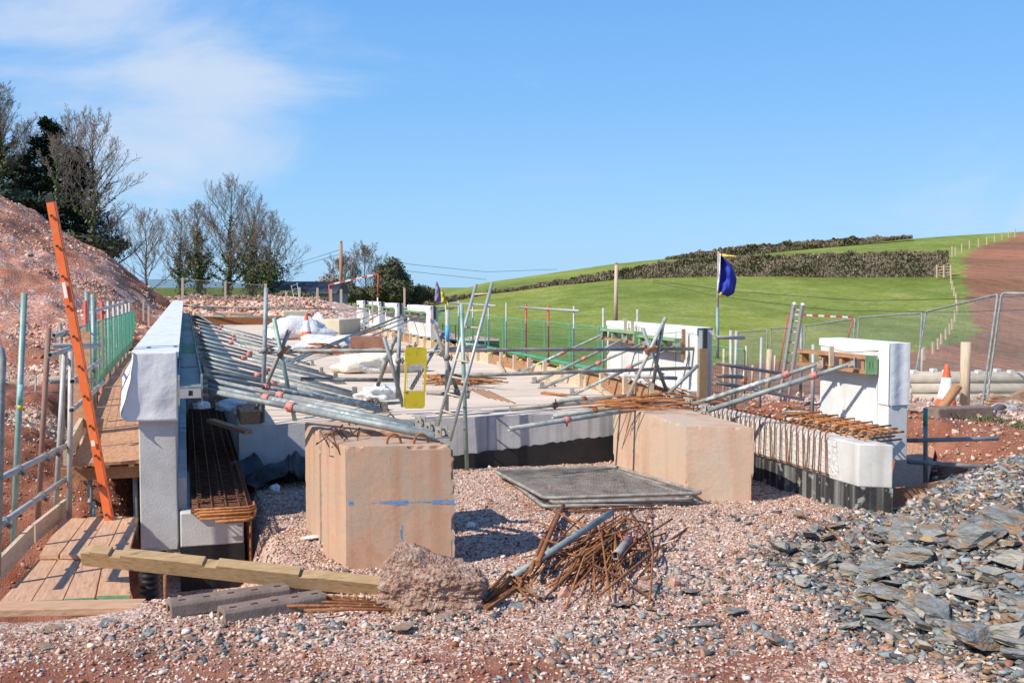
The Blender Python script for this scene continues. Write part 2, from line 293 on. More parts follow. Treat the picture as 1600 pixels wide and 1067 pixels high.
# ground material: gravel cells + soil, mixed by the vertex attribute 'col' (r: bare red soil, g: slate, b: stone size factor)
def ground_mat(name, cell, soil, stones, bumpd, slate=True, soil_noise=3., base_cover=.52):
    m = bpy.data.materials.new(name); m.use_nodes = True; t = m.node_tree; p = t.nodes['Principled BSDF']; L = t.links.new
    p.inputs['Roughness'].default_value = .93; p.inputs['Specular IOR Level'].default_value = .25
    g = N(t, 'ShaderNodeNewGeometry'); at = N(t, 'ShaderNodeVertexColor', layer_name='col'); sp = N(t, 'ShaderNodeSeparateColor'); L(at.outputs['Color'], sp.inputs[0])
    nd = N(t, 'ShaderNodeTexNoise'); nd.inputs['Scale'].default_value = cell*.7; nd.inputs['Detail'].default_value = 2; L(g.outputs['Position'], nd.inputs['Vector'])
    vs = N(t, 'ShaderNodeVectorMath', operation='MULTIPLY_ADD'); vs.inputs[1].default_value = (1.3/cell,)*3; L(nd.outputs['Color'], vs.inputs[0]); L(g.outputs['Position'], vs.inputs[2])
    def layer(scale):
        v = N(t, 'ShaderNodeTexVoronoi'); v.inputs['Scale'].default_value = scale; v.inputs['Randomness'].default_value = 1; L(vs.outputs[0], v.inputs['Vector'])
        s2 = N(t, 'ShaderNodeSeparateColor'); L(v.outputs['Color'], s2.inputs[0])
        rr = N(t, 'ShaderNodeValToRGB'); rr.color_ramp.interpolation = 'LINEAR'; e = rr.color_ramp.elements
        for i, c in enumerate(stones):
            el_ = e[i] if i < 2 else e.new(.5)
            el_.position = i/(len(stones)-1); el_.color = (*c, 1)
        L(s2.outputs['Red'], rr.inputs['Fac'])
        return v, s2, rr
    v1, s1, r1 = layer(cell); v2, s2_, r2 = layer(cell*2.6)
    # which stones exist
    big = N(t, 'ShaderNodeTexNoise'); big.inputs['Scale'].default_value = .9; big.inputs['Detail'].default_value = 6; L(g.outputs['Position'], big.inputs['Vector'])
    cov = N(t, 'ShaderNodeMath', operation='MULTIPLY_ADD'); L(big.outputs['Fac'], cov.inputs[0]); cov.inputs[1].default_value = 1.5; cov.inputs[2].default_value = base_cover-.75
    sb = N(t, 'ShaderNodeMath', operation='SUBTRACT'); L(cov.outputs[0], sb.inputs[0]); L(sp.outputs['Red'], sb.inputs[1])
    def pres(sx):
        q = N(t, 'ShaderNodeMath', operation='LESS_THAN'); L(sx.outputs['Green'], q.inputs[0]); L(sb.outputs[0], q.inputs[1]); return q
    p1 = pres(s1); p2 = pres(s2_)
    sn = N(t, 'ShaderNodeTexNoise'); sn.inputs['Scale'].default_value = soil_noise; sn.inputs['Detail'].default_value = 9; sn.inputs['Roughness'].default_value = .7; L(g.outputs['Position'], sn.inputs['Vector'])
    sr = N(t, 'ShaderNodeValToRGB'); e = sr.color_ramp.elements; e[0].position = .3; e[1].position = .7; e[0].color = (*soil[0], 1); e[1].color = (*soil[1], 1); L(sn.outputs['Fac'], sr.inputs['Fac'])
    def mixc(f, a, b):
        k = N(t, 'ShaderNodeMix', data_type='RGBA'); L(f, k.inputs['Factor']); L(a, k.inputs['A']); L(b, k.inputs['B']); return k.outputs['Result']
    dr_ = N(t, 'ShaderNodeValToRGB'); e = dr_.color_ramp.elements; e[0].position = .35; e[1].position = .7; e[0].color = (.18,.055,.03,1); e[1].color = (.36,.155,.10,1); L(sn.outputs['Fac'], dr_.inputs['Fac'])
    rf = N(t, 'ShaderNodeMapRange'); rf.inputs['From Min'].default_value = .45; rf.inputs['From Max'].default_value = .75; L(sp.outputs['Red'], rf.inputs['Value'])
    soilc = mixc(rf.outputs[0], sr.outputs[0], dr_.outputs[0])
    c = mixc(p2.outputs[0], soilc, r2.outputs[0]); c = mixc(p1.outputs[0], c, r1.outputs[0])
    if slate:
        rs = N(t, 'ShaderNodeValToRGB'); e = rs.color_ramp.elements; e[0].color = (.03,.03,.03,1); e[1].color = (.20,.21,.20,1); k = e.new(.6); k.color = (.085,.085,.08,1); k = e.new(.85); k.color = (.26,.17,.11,1)
        L(s2_.outputs['Red'], rs.inputs['Fac']); c = mixc(sp.outputs['Green'], c, rs.outputs[0])
    ln = N(t, 'ShaderNodeTexNoise'); ln.inputs['Scale'].default_value = .55; ln.inputs['Detail'].default_value = 7; ln.inputs['Roughness'].default_value = .65; L(g.outputs['Position'], ln.inputs['Vector'])   # damp, muddy patches
    lq = N(t, 'ShaderNodeMapRange'); lq.inputs['From Min'].default_value = .47; lq.inputs['From Max'].default_value = .66; lq.inputs['To Max'].default_value = .38; L(ln.outputs['Fac'], lq.inputs['Value'])
    mud = N(t, 'ShaderNodeRGB'); mud.outputs[0].default_value = (.20,.095,.06,1); c = mixc(lq.outputs[0], c, mud.outputs[0])
    L(c, p.inputs['Base Color'])
    # bump
    h1 = N(t, 'ShaderNodeMath', operation='MULTIPLY_ADD'); L(v1.outputs['Distance'], h1.inputs[0]); h1.inputs[1].default_value = -1; h1.inputs[2].default_value = .8
    h1m = N(t, 'ShaderNodeMath', operation='MULTIPLY'); L(h1.outputs[0], h1m.inputs[0]); L(p1.outputs[0], h1m.inputs[1])
    h2 = N(t, 'ShaderNodeMath', operation='MULTIPLY'); L(v2.outputs['Distance'], h2.inputs[0]); h2.inputs[1].default_value = -.4
    h3 = N(t, 'ShaderNodeMath', operation='ADD'); L(h1m.outputs[0], h3.inputs[0]); L(h2.outputs[0], h3.inputs[1])
    h4 = N(t, 'ShaderNodeMath', operation='ADD'); L(h3.outputs[0], h4.inputs[0]); L(sn.outputs['Fac'], h4.inputs[1])
    b = N(t, 'ShaderNodeBump'); b.inputs['Strength'].default_value = .9; b.inputs['Distance'].default_value = bumpd; L(h4.outputs[0], b.inputs['Height']); L(b.outputs[0], p.inputs['Normal'])
    return m
PINK = [(.38,.22,.16),(.55,.38,.30),(.64,.49,.41),(.70,.60,.53),(.50,.35,.28)]
SOIL = [(.22,.095,.058),(.37,.20,.13)]
M['site'] = ground_mat('pink_gravel_ground', 26, SOIL, PINK, .02, base_cover=.72)
M['mound'] = ground_mat('red_stony_mound', 8, [(.34,.12,.065),(.53,.255,.165)], [(.42,.21,.14),(.50,.29,.23),(.57,.39,.33),(.62,.50,.45)], .06, slate=False, soil_noise=1.2, base_cover=.5)
M['bank'] = ground_mat('pink_rubble_bank', 3.6, [(.38,.15,.09),(.52,.27,.20)], [(.48,.25,.18),(.60,.38,.30),(.68,.50,.42),(.72,.60,.54)], .16, slate=False, soil_noise=1.5, base_cover=.8)
# hill: grass / bare brown soil by vertex attribute red
def hill_mat():
    m = bpy.data.materials.new('grass_and_bare_soil'); m.use_nodes = True; t = m.node_tree; p = t.nodes['Principled BSDF']; L = t.links.new
    p.inputs['Roughness'].default_value = .95; p.inputs['Specular IOR Level'].default_value = .1
    g = N(t, 'ShaderNodeNewGeometry'); at = N(t, 'ShaderNodeVertexColor', layer_name='col'); sp = N(t, 'ShaderNodeSeparateColor'); L(at.outputs['Color'], sp.inputs[0])
    def ramp(sc, cs, det=10, rg=.72, st=(1,1,1)):
        mp = N(t, 'ShaderNodeMapping'); mp.inputs['Scale'].default_value = st; L(g.outputs['Position'], mp.inputs['Vector'])
        n = N(t, 'ShaderNodeTexNoise'); n.inputs['Scale'].default_value = sc; n.inputs['Detail'].default_value = det; n.inputs['Roughness'].default_value = rg; L(mp.outputs[0], n.inputs['Vector'])
        r = N(t, 'ShaderNodeValToRGB'); e = r.color_ramp.elements; e[0].position = .32; e[1].position = .68; e[0].color = (*cs[0], 1); e[1].color = (*cs[-1], 1)
        if len(cs) > 2: k = e.new(.5); k.color = (*cs[1], 1)
        L(n.outputs['Fac'], r.inputs['Fac']); return r.outputs[0], n
    gr, gn = ramp(.28, [(.12,.165,.026),(.19,.235,.052),(.29,.30,.115)], 12, .8)
    br, bn = ramp(.8, [(.17,.07,.045),(.27,.13,.085),(.34,.20,.14)], 12, .78, (1.2,.10,1))
    # dried-grass tint where green channel is set
    mx = N(t, 'ShaderNodeMath', operation='ADD'); L(sp.outputs['Red'], mx.inputs[0])
    nn = N(t, 'ShaderNodeTexNoise'); nn.inputs['Scale'].default_value = .5; nn.inputs['Detail'].default_value = 6; L(g.outputs['Position'], nn.inputs['Vector'])
    q = N(t, 'ShaderNodeMapRange'); q.inputs['From Min'].default_value = 0; q.inputs['From Max'].default_value = 1; q.inputs['To Min'].default_value = -.8; q.inputs['To Max'].default_value = .8
    L(nn.outputs['Fac'], q.inputs['Value']); L(q.outputs[0], mx.inputs[1])
    st = N(t, 'ShaderNodeMapRange', interpolation_type='SMOOTHSTEP'); st.inputs['From Min'].default_value = .4; st.inputs['From Max'].default_value = .6; L(mx.outputs[0], st.inputs['Value'])
    k = N(t, 'ShaderNodeMix', data_type='RGBA'); L(st.outputs[0], k.inputs['Factor']); L(gr, k.inputs['A']); L(br, k.inputs['B']); L(k.outputs['Result'], p.inputs['Base Color'])
    wp, wn = ramp(.05, [(.66,.72,.60),(1.0,1.0,1.0),(1.34,1.18,1.05)], 6, .6, (1,.45,1))
    fp, fn = ramp(3.0, [(.62,.66,.6),(1.05,1.05,1.0),(1.45,1.38,1.25)], 9, .8, (1,.5,1))
    mm = N(t, 'ShaderNodeVectorMath', operation='MULTIPLY'); L(wp, mm.inputs[0]); L(fp, mm.inputs[1]); m3 = N(t, 'ShaderNodeVectorMath', operation='MULTIPLY'); L(mm.outputs[0], m3.inputs[0]); L(k.outputs['Result'], m3.inputs[1]); L(m3.outputs[0], p.inputs['Base Color'])
    b = N(t, 'ShaderNodeBump'); b.inputs['Strength'].default_value = .8; b.inputs['Distance'].default_value = .25; L(gn.outputs['Fac'], b.inputs['Height']); L(b.outputs[0], p.inputs['Normal'])
    return m
M['hill'] = hill_mat()

def paint_mat(name, c):
    m = mat(name, [c, tuple(v*1.3 for v in c)], 20, .7, .0); t = m.node_tree; p = t.nodes['Principled BSDF']
    g = N(t, 'ShaderNodeTexCoord'); n = N(t, 'ShaderNodeTexNoise'); n.inputs['Scale'].default_value = 1; n.inputs['Detail'].default_value = 7; n.inputs['Roughness'].default_value = .7; mpp = N(t, 'ShaderNodeMapping'); mpp.inputs['Scale'].default_value = (14, 14, 90); t.links.new(g.outputs['Object'], mpp.inputs['Vector']); t.links.new(mpp.outputs[0], n.inputs['Vector'])
    q = N(t, 'ShaderNodeMapRange'); q.inputs['From Min'].default_value = .40; q.inputs['From Max'].default_value = .58; q.inputs['To Max'].default_value = .85; t.links.new(n.outputs['Fac'], q.inputs['Value']); t.links.new(q.outputs[0], p.inputs['Alpha']); return m
M['blue_paint'] = paint_mat('blue_spray_paint', (.05,.28,.60))
# ------------------------------------------------------------------ terrain
def sm(a, b, x):
    t = min(1, max(0, (x-a)/(b-a))); return t*t*(3-2*t)
def lerp_tab(tab, x):
    if x <= tab[0][0]: return tab[0][1]
    for (a, p), (b, q) in zip(tab, tab[1:]):
        if x <= b: return p+(q-p)*(x-a)/(b-a)
    return tab[-1][1]
def site_z(x, y, rough=True):
    u, v = uv_of(x, y); z = 0.; r = math.hypot(x, y)
    z += .05*noise.noise((x*.35, y*.35, 3))
    if v > 0:
        col = 800+FPX*u/max(v, 1.)
        # slate heap on the right
        crest = lerp_tab([(1100,0),(1180,.05),(1300,.05),(1390,.12),(1430,.34),(1490,.54),(1600,.74),(1750,1.0),(2400,1.2)], col)
        k = sm(4.8, 8.4, v)*(1-sm(8.7, 9.9, v)*sm(1300, 1420, col)) if col > 1300 else sm(4.8, 8.4, v)*(1-sm(8.6, 9.8, v))
        if v < 9.9 or col > 1300: z += crest*k*(1 if v < 9.9 else 0)
    # trench and red bank outside the right parapet
    if x > 6.3 and y > 7.6:
        t = sm(6.3, 6.9, x)*sm(7.6, 8.6, y)
        z = z*(1-t)+t*(-.22+.62*(1-.5*sm(14.3, 17.3, v))*sm(8.0, 9.2, x+.6*noise.noise((x*.9, y*.9, 31)))*(1-sm(16, 24, y))+.12*sm(16, 24, y))
    # pit to the left of the abutment
    if x < .75 and y > 7.2:
        inx = 1-sm(.45, .7, x)
        pit = -.95*sm(7.3, 7.8, y)*(1-sm(9.9, 10.9, y))+.62*sm(10.5, 12.9, y)*(1-.55*sm(-1.9, -1.3, x))
        dip = -.55*sm(7.5, 8.2, y)
        left = 1-sm(-.75, -.35, x)
        z += inx*(left*pit+(1-left)*dip)
    # everything far out sinks under the hillside
    z -= 2.8*sm(19, 36, v)*sm(6.5, 9, x)
    if rough:
        z += .018*noise.noise((x*3.1, y*3.1, 1))+.010*noise.noise((x*9, y*9, 7))
        if x < -.3 and y > 9.5 or (x > 7 and y > 8.2): z += .13*noise.noise((x*2.3, y*2.3, 5))+.08*noise.noise((x*6, y*6, 2))+.04*noise.noise((x*13, y*13, 2))
    return z
def site_col(x, y):
    u, v = uv_of(x, y); col = 800+FPX*u/max(v, 1.)
    red = 0.; slate = 0.
    n = noise.noise((x*.8, y*.8, 11))+.6*noise.noise((x*2.3, y*2.3, 4))
    if v > 0:
        edge = lerp_tab([(4.5, 1720),(5.4, 1560),(6.1, 1390),(7, 1330),(8.4, 1270),(10, 1350)], v)
        slate = sm(-70, 90, col-edge+90*n) if v < 9.8 else 0
    if x > 6.9 and y > 8.6: red = .95*(1-sm(9.6, 10.6, x+.3*n)); slate = 0
    if x < -.4 and 9.6 < y < 40:
        red = .95*(1-sm(12.2, 13.8, y+n*.7))
        red = max(red, .85*sm(12.9, 13.4, v)*(1-sm(16.8, 17.4, v)))
    red = max(red, sm(.15, .8, n)*.4*(1-slate))
    red = max(red, (.46+.42*sm(-.2, .5, n))*(1-sm(5.9, 7.4, v+.8*n))*(1-.7*slate))
    return (min(1, red), slate, 0, 1)
def polar_sheet(name, m, zf, cf, cols, deps):
    mb = MB(); colr = []
    for d in deps:
        for c in cols:
            u = (c-800)/FPX*d; x = u*math.cos(YAW)+d*math.sin(YAW); y = -u*math.sin(YAW)+d*math.cos(YAW)
            mb.v.append((x, y, zf(x, y, c, d))); colr.append(cf(x, y, c, d))
    n = len(cols)
    for j in range(len(deps)-1):
        for i in range(n-1): mb.face((j*n+i, j*n+i+1, (j+1)*n+i+1, (j+1)*n+i), True)
    return mb.build(name, m, colors=colr)
def geo(a, b, n): return [a*(b/a)**(i/(n-1)) for i in range(n)]
# near site ground, denser in front of the camera
mb = MB(); colr = []
xs = np.concatenate([np.linspace(-40, -6, 35)[:-1], np.linspace(-6, 11, 260), np.linspace(11, 45, 35)[1:]])
ys = np.concatenate([np.linspace(-12, 3.5, 16)[:-1], np.linspace(3.5, 16, 220), np.linspace(16, 60, 90)[1:]])
for y in ys:
    for x in xs: mb.v.append((x, y, site_z(x, y))); colr.append(site_col(x, y))
n = len(xs)
for j in range(len(ys)-1):
    for i in range(n-1): mb.face((j*n+i, j*n+i+1, (j+1)*n+i+1, (j+1)*n+i), True)
gnd = mb.build('ground', M['site'], colors=colr); tag(gnd, None, None, kind='structure')
# far plain to the horizon
mb = MB(); R_ = 6000
mb.v += [(-R_,-R_,-3.2),(R_,-R_,-3.2),(R_,R_,-3.2),(-R_,R_,-3.2)]; mb.face((0,1,2,3))
o = mb.build('far_ground', M['hill'], colors=[(0,0,0,1)]*4); tag(o, None, None, kind='structure')
# hillside
HC = [200,560,640,760,960,1040,1130,1300,1480,1600,1900,2600]
HY = {22: [640]*12, 30: [600,600,600,600,605,605,608,608,612,618,630,650],
      60: [520,545,550,558,562,563,565,570,578,592,612,640],
      90: [490,505,508,510,500,500,500,505,512,520,540,560],
      130:[476,482,483,461,436,434,433,433,433,430,420,400],
      220:[472,479,475,441,412,404,400,383,368,361,340,300]}
HD = [22,30,60,90,130,220]
def hill_z(c, d):
    dd = min(max(d, 22), 220)
    def yy(k): return lerp_tab(list(zip(HC, HY[HD[k]])), c)
    for k in range(5):
        if dd <= HD[k+1]: break
    t = (math.log(dd)-math.log(HD[k]))/(math.log(HD[k+1])-math.log(HD[k]))
    y = yy(k)*(1-t)+yy(k+1)*t
    z = EYE+(448-y)*dd/FPX
    if d > 220: z -= (d-220)*.12
    return z
def hz(x, y, c, d): return hill_z(c, d)+.18*noise.noise((x*.12, y*.12, 0))*sm(25, 60, d)*(1-sm(190, 215, d))
def hcol(x, y, c, d):
    sy = 448-(hill_z(c, d)-EYE)*FPX/d
    edge = lerp_tab([(360,1600),(372,1575),(385,1530),(400,1503),(470,1508),(518,1530),(536,1500),(550,1400),(562,1250),(575,1100),(592,900)], sy)
    b = sm(-26, 26, c-edge); tr = math.exp(-((c-(edge-18))/7)**2)*sm(395, 420, sy)*.4
    return (max(b*.95+.0, tr), 0, 0, 1) if d < 230 else (0, 0, 0, 1)
o = polar_sheet('hillside', M['hill'], hz, hcol, list(np.linspace(200, 2600, 240)), geo(23, 330, 110)); tag(o, None, None, kind='structure')
# spoil mound, left: crest line taken at 45 m, foot at 25 m
CR = [(-900,170),(-300,240),(0,308),(60,335),(120,368),(170,398),(210,437),(238,463),(262,476),(330,560),(400,640)]
def mound_z(x, y, c, d):
    cy = lerp_tab(CR, c); zc = EYE+(448-cy)*45/FPX; 
    foot = .50
    t = sm(17.5, 45, d); t = .5*t+.5*min(1, max(0, (d-17.5)/27.5))
    z = foot+(zc-foot)*t if d <= 45 else zc-(d-45)*.12
    rr = .30*noise.noise((x*.35, y*.35, 2))+.20*noise.noise((x*1.1, y*1.1, 8))+.10*noise.noise((x*3, y*3, 1))
    return z+rr*sm(17.5, 21, d)-.6*(1-sm(16.6, 17.9, d))
def mcol(x, y, c, d):
    n = noise.noise((x*.3, y*.3, 6)); cy = lerp_tab(CR, c); sy = 448-(mound_z(x, y, c, d)-EYE)*FPX/d
    r = .22+.7*max(0, n)
    r = max(r, .6*math.exp(-((sy-cy-38)/20)**2)*(1-sm(110, 170, c)))
    r = max(r, .8*sm(175, 205, c)*sm(33, 40, d))
    return (r, 0, 0, 1)
o = polar_sheet('spoil_mound', M['mound'], mound_z, mcol, list(np.linspace(-900, 400, 240)), list(np.linspace(16.4, 60, 150))); tag(o, None, None, kind='structure')
# pink rubble bank beyond the far end of the deck
def bank_z(x, y, c, d):
    top = EYE+(448-lerp_tab([(150,470),(230,466),(290,465),(450,467),(500,470),(560,482),(640,500),(760,545)], c))*56/FPX
    t = sm(45.5, 55, d); z = -.1+(top+.1)*t
    if d > 58: z = top-(d-58)*.06
    return z+(.16*noise.noise((x*.8, y*.8, 2))+.13*noise.noise((x*2, y*2, 8)))*sm(45, 47, d)
o = polar_sheet('rubble_bank', M['bank'], bank_z, lambda x, y, c, d: (.0, 0, 0, 1), list(np.linspace(130, 780, 200)), list(np.linspace(44, 95, 110))); tag(o, None, None, kind='structure')
# ------------------------------------------------------------------ loose stone
def stone_template(seed, flat=.7, jag=.25, sub=1):
    random.seed(seed)
    import bmesh
    bm = bmesh.new(); bmesh.ops.create_icosphere(bm, subdivisions=sub, radius=1)
    for v in bm.verts:
        v.co *= 1+random.uniform(-jag, jag); v.co.z *= flat; v.co.x *= 1.15
    V = np.array([v.co[:] for v in bm.verts]); Fc = np.array([[v.index for v in f.verts] for f in bm.faces]); bm.free()
    return V, Fc
def hull_template(seed, sx, sy, sz, n=11):
    import bmesh
    r = random.Random(seed); bm = bmesh.new()
    for _ in range(n):
        v = Vector((r.uniform(-1, 1), r.uniform(-1, 1), r.uniform(-1, 1))); k = max(abs(v.x), abs(v.y), abs(v.z)); v = v/k*r.uniform(.75, 1)
        bm.verts.new((v.x*sx, v.y*sy, v.z*sz))
    g_ = bmesh.ops.convex_hull(bm, input=bm.verts); bmesh.ops.delete(bm, geom=[x for x in g_['geom_interior'] if isinstance(x, bmesh.types.BMVert)], context='VERTS')
    bmesh.ops.triangulate(bm, faces=bm.faces); bm.verts.index_update()
    V = np.array([v.co[:] for v in bm.verts]); Fc = np.array([[v.index for v in f.verts] for f in bm.faces]); bm.free(); return V, Fc
def slab_template(seed):
    random.seed(seed); n = random.choice((5, 6, 7)); pts = []
    for i in range(n):
        a = 2*math.pi*(i+random.uniform(-.3, .3))/n; r = random.uniform(.65, 1.1); pts.append((r*1.25*math.cos(a), r*.8*math.sin(a)))
    V = [(x, y, -.12+random.uniform(-.05,.05)) for x, y in pts]+[(x*.93+random.uniform(-.06,.06), y*.9, .14+random.uniform(-.07, .07)) for x, y in pts]+[(0,0,-.15),(random.uniform(-.2,.2),0,.18)]
    F_ = []
    for i in range(n):
        j = (i+1) % n; F_ += [(i, j, n+j), (i, n+j, n+i), (j, i, 2*n), (n+i, n+j, 2*n+1)]
    return np.array(V), np.array(F_)
def scatter(name, mat_, templates, P, sizes, cols, tilt=.6, squash=None, lbl=None, smooth=False, normals=None):
    rng = np.random.default_rng(5); Vs = []; Fs = []; Cs = []; base = 0
    n = len(P)
    A = rng.uniform(0, 2*math.pi, n); B = rng.normal(0, tilt, n); G = rng.normal(0, tilt, n); T = rng.integers(0, len(templates), n)
    for k, (V, F_) in enumerate(templates):
        ix = np.where(T == k)[0]
        if len(ix) == 0: continue
        a, b, g = A[ix], B[ix], G[ix]
        ca, sa, cb, sb, cg, sg = np.cos(a), np.sin(a), np.cos(b), np.sin(b), np.cos(g), np.sin(g)
        Rz = np.zeros((len(ix),3,3)); Rz[:,0,0]=ca; Rz[:,0,1]=-sa; Rz[:,1,0]=sa; Rz[:,1,1]=ca; Rz[:,2,2]=1
        Rx = np.zeros((len(ix),3,3)); Rx[:,0,0]=1; Rx[:,1,1]=cb; Rx[:,1,2]=-sb; Rx[:,2,1]=sb; Rx[:,2,2]=cb
        Ry = np.zeros((len(ix),3,3)); Ry[:,1,1]=1; Ry[:,0,0]=cg; Ry[:,0,2]=sg; Ry[:,2,0]=-sg; Ry[:,2,2]=cg
        Rm = np.einsum('nij,njk,nkl->nil', Rz, Rx, Ry)
        W_ = np.einsum('nij,vj->nvi', Rm, V)*sizes[ix][:,None,None]+P[ix][:,None,:]
        nv = len(V); Vs.append(W_.reshape(-1,3)); off = base+np.arange(len(ix))*nv
        Fs.append((F_[None]+off[:,None,None]).reshape(-1,3)); Cs.append(np.repeat(cols[ix], nv, axis=0)); base += len(ix)*nv
    V = np.concatenate(Vs); F_ = np.concatenate(Fs); Cc = np.concatenate(Cs)
    me = bpy.data.meshes.new(name); me.vertices.add(len(V)); me.vertices.foreach_set('co', V.astype(np.float32).ravel())
    me.loops.add(len(F_)*3); me.loops.foreach_set('vertex_index', F_.astype(np.int32).ravel())
    me.polygons.add(len(F_)); me.polygons.foreach_set('loop_start', (np.arange(len(F_))*3).astype(np.int32))
    me.update(calc_edges=True); me.validate()
    ca_ = me.color_attributes.new('col', 'FLOAT_COLOR', 'POINT'); ca_.data.foreach_set('color', np.concatenate([Cc, np.ones((len(Cc),1))], 1).astype(np.float32).ravel())
    me.materials.append(mat_); o = bpy.data.objects.new(name, me); C.objects.link(o)
    return o
def stone_mat(name, rough=.85):
    m = bpy.data.materials.new(name); m.use_nodes = True; t = m.node_tree; p = t.nodes['Principled BSDF']; L = t.links.new
    p.inputs['Roughness'].default_value = rough; p.inputs['Specular IOR Level'].default_value = .3
    at = N(t, 'ShaderNodeVertexColor', layer_name='col'); g = N(t, 'ShaderNodeNewGeometry')
    n = N(t, 'ShaderNodeTexNoise'); n.inputs['Scale'].default_value = 45; n.inputs['Detail'].default_value = 5; L(g.outputs['Position'], n.inputs['Vector'])
    mr_ = N(t, 'ShaderNodeMapRange'); mr_.inputs['To Min'].default_value = .6; mr_.inputs['To Max'].default_value = 1.35; L(n.outputs['Fac'], mr_.inputs['Value'])
    vm = N(t, 'ShaderNodeVectorMath', operation='SCALE'); L(at.outputs['Color'], vm.inputs[0]); L(mr_.outputs[0], vm.inputs['Scale']); L(vm.outputs[0], p.inputs['Base Color'])
    b = N(t, 'ShaderNodeBump'); b.inputs['Strength'].default_value = .4; b.inputs['Distance'].default_value = .006; L(n.outputs['Fac'], b.inputs['Height']); L(b.outputs[0], p.inputs['Normal'])
    return m
M['stones'] = stone_mat('loose_stone')
ST = [hull_template(k, random.uniform(.8, 1.25), random.uniform(.6, .95), random.uniform(.45, .75), 9+k % 5) for k in range(16)]
SL = [hull_template(100+k, 1.2, random.uniform(.5, .9), random.uniform(.2, .5), 10+k % 4) for k in range(14)]
rng = np.random.default_rng(3)
pal = np.array([(.40,.26,.21),(.50,.36,.305),(.60,.48,.43),(.68,.61,.57),(.36,.20,.15),(.54,.41,.36),(.32,.15,.10),(.46,.34,.30),(.34,.29,.27),(.62,.52,.47)])
def pink_cols(n, dark=0.0):
    c = pal[rng.integers(0, len(pal), n)]*np.array([1.12,1.01,.90])*rng.uniform(.78, 1.12, (n,1)); return c*(1-dark)
SLC = np.array([(.05,.055,.055),(.12,.13,.13),(.19,.215,.22),(.10,.10,.095),(.25,.22,.17),(.28,.17,.10),(.15,.165,.16),(.32,.31,.28),(.22,.13,.08),(.08,.08,.078)])
def blocked(x, y):
    if y > 11.95 and .55 < x < 6.0: return True
    if 6.1 < x < 7.0 and y > 8.4: return True
    if x < -.3 and 7.1 < y < 10.3: return True
    if -.55 < x < .6 and y > 9.7: return True
    return False
def spread(n, vmin, vmax, cmin, cmax, powr=1.):
    P = []; 
    while len(P) < n:
        v = vmin+(vmax-vmin)*random.random()**powr; c = random.uniform(cmin, cmax)
        u = (c-800)/FPX*v
        # area-correct: accept by v
        if random.random() > v/vmax: continue
        x = u*math.cos(YAW)+v*math.sin(YAW); y = -u*math.sin(YAW)+v*math.cos(YAW)
        if blocked(x, y): continue
        P.append((x, y, site_z(x, y)))
    return P
random.seed(21)
# gravel: small pink stones everywhere, thinning where slate covers
P0 = spread(88000, 4.6, 13.5, -60, 1720)
P = []; sz = []; cl = []
for p in P0:
    u, v = uv_of(p[0], p[1]); cc = site_col(p[0], p[1])
    if random.random() < cc[1]*.82 or random.random() < cc[0]*.68: continue
    s = .0065+.011*random.random()**1.6; s *= (1 if random.random() < .93 else random.uniform(1.4, 2.1))*(1-.045*max(0, min(v, 11)-6.5))
    P.append((p[0], p[1], p[2]+s*.3)); sz.append(s)
P = np.array(P); sz = np.array(sz)
cl = pink_cols(len(P)); k = rng.random(len(P)) < .07; cl[k] = SLC[rng.integers(0, len(SLC), k.sum())]
o = scatter('gravel', M['stones'], ST, P, sz, cl, tilt=.5); tag(o, 'pale pink crushed gravel strewn over the site ground', 'gravel', kind='stuff')
# slate chips
P0 = spread(44000, 4.5, 10, 950, 1760); P = []; sz = []
for p in P0:
    cc = site_col(p[0], p[1])
    if random.random() > cc[1]+.03: continue
    s = (.007+.036*random.random()**2.6)*random.uniform(.8, 1.2); P.append((p[0], p[1], p[2]+s*.15)); sz.append(s)
for p in spread(3600, 4.6, 8, 150, 1350):
    if noise.noise((p[0]*1.3, p[1]*1.3, 9)) > .05: s = random.uniform(.008, .034); P.append((p[0], p[1], p[2]+s*.12)); sz.append(s)
P = np.array(P); sz = np.array(sz); cl = SLC[rng.integers(0, len(SLC), len(P))]*rng.uniform(.9, 1.6, (len(P),1)); k = rng.random(len(P)) < .06; cl[k] = pal[rng.integers(0, len(pal), k.sum())]
o = scatter('slate_chips', M['stones'], SL, P, sz, cl, tilt=.35); tag(o, 'broken grey slate chips covering the heap at the right', 'slate chips', kind='stuff')
# stones on the mound, the left slope, right bank and the rubble bank
def polar_pts(n, c0, c1, d0, d1, zf):
    r = []
    for _ in range(n):
        c = random.uniform(c0, c1); d = random.uniform(d0, d1); u = (c-800)/FPX*d; x = u*math.cos(YAW)+d*math.sin(YAW); y = -u*math.sin(YAW)+d*math.cos(YAW)
        r.append((x, y, zf(x, y, c, d)))
    return r
P = []
for p in polar_pts(34000, -120, 260, 17.6, 46, mound_z):
    if random.random() < .12+1.5*noise.noise((p[0]*.35, p[1]*.35, 3))+.5*noise.noise((p[0]*1.5, p[1]*1.5, 5)): P.append(p)
P = np.array(P); sz = rng.uniform(.015, .055, len(P))*np.where(rng.random(len(P)) < .05, 2.2, 1)
cl = pink_cols(len(P))*np.array([1.06, .94, .84])
o = scatter('mound_stones', M['stones'], ST, P, sz, cl, tilt=.5); tag(o, 'pinkish broken stone lying all over the red spoil mound', 'rubble', kind='stuff')
P = [p for p in polar_pts(9000, 120, 640, 45.5, 57, bank_z) if not (p[0] > 6.9)]
P = np.array(P); sz = rng.uniform(.05, .15, len(P)); cl = pink_cols(len(P))*np.array([1.1,.98,.92])
o = scatter('bank_rubble', M['stones'], ST, P, sz, cl, tilt=.5); tag(o, 'pink rubble heaped on the bank beyond the deck', 'rubble', kind='stuff')
P = []; sz = []
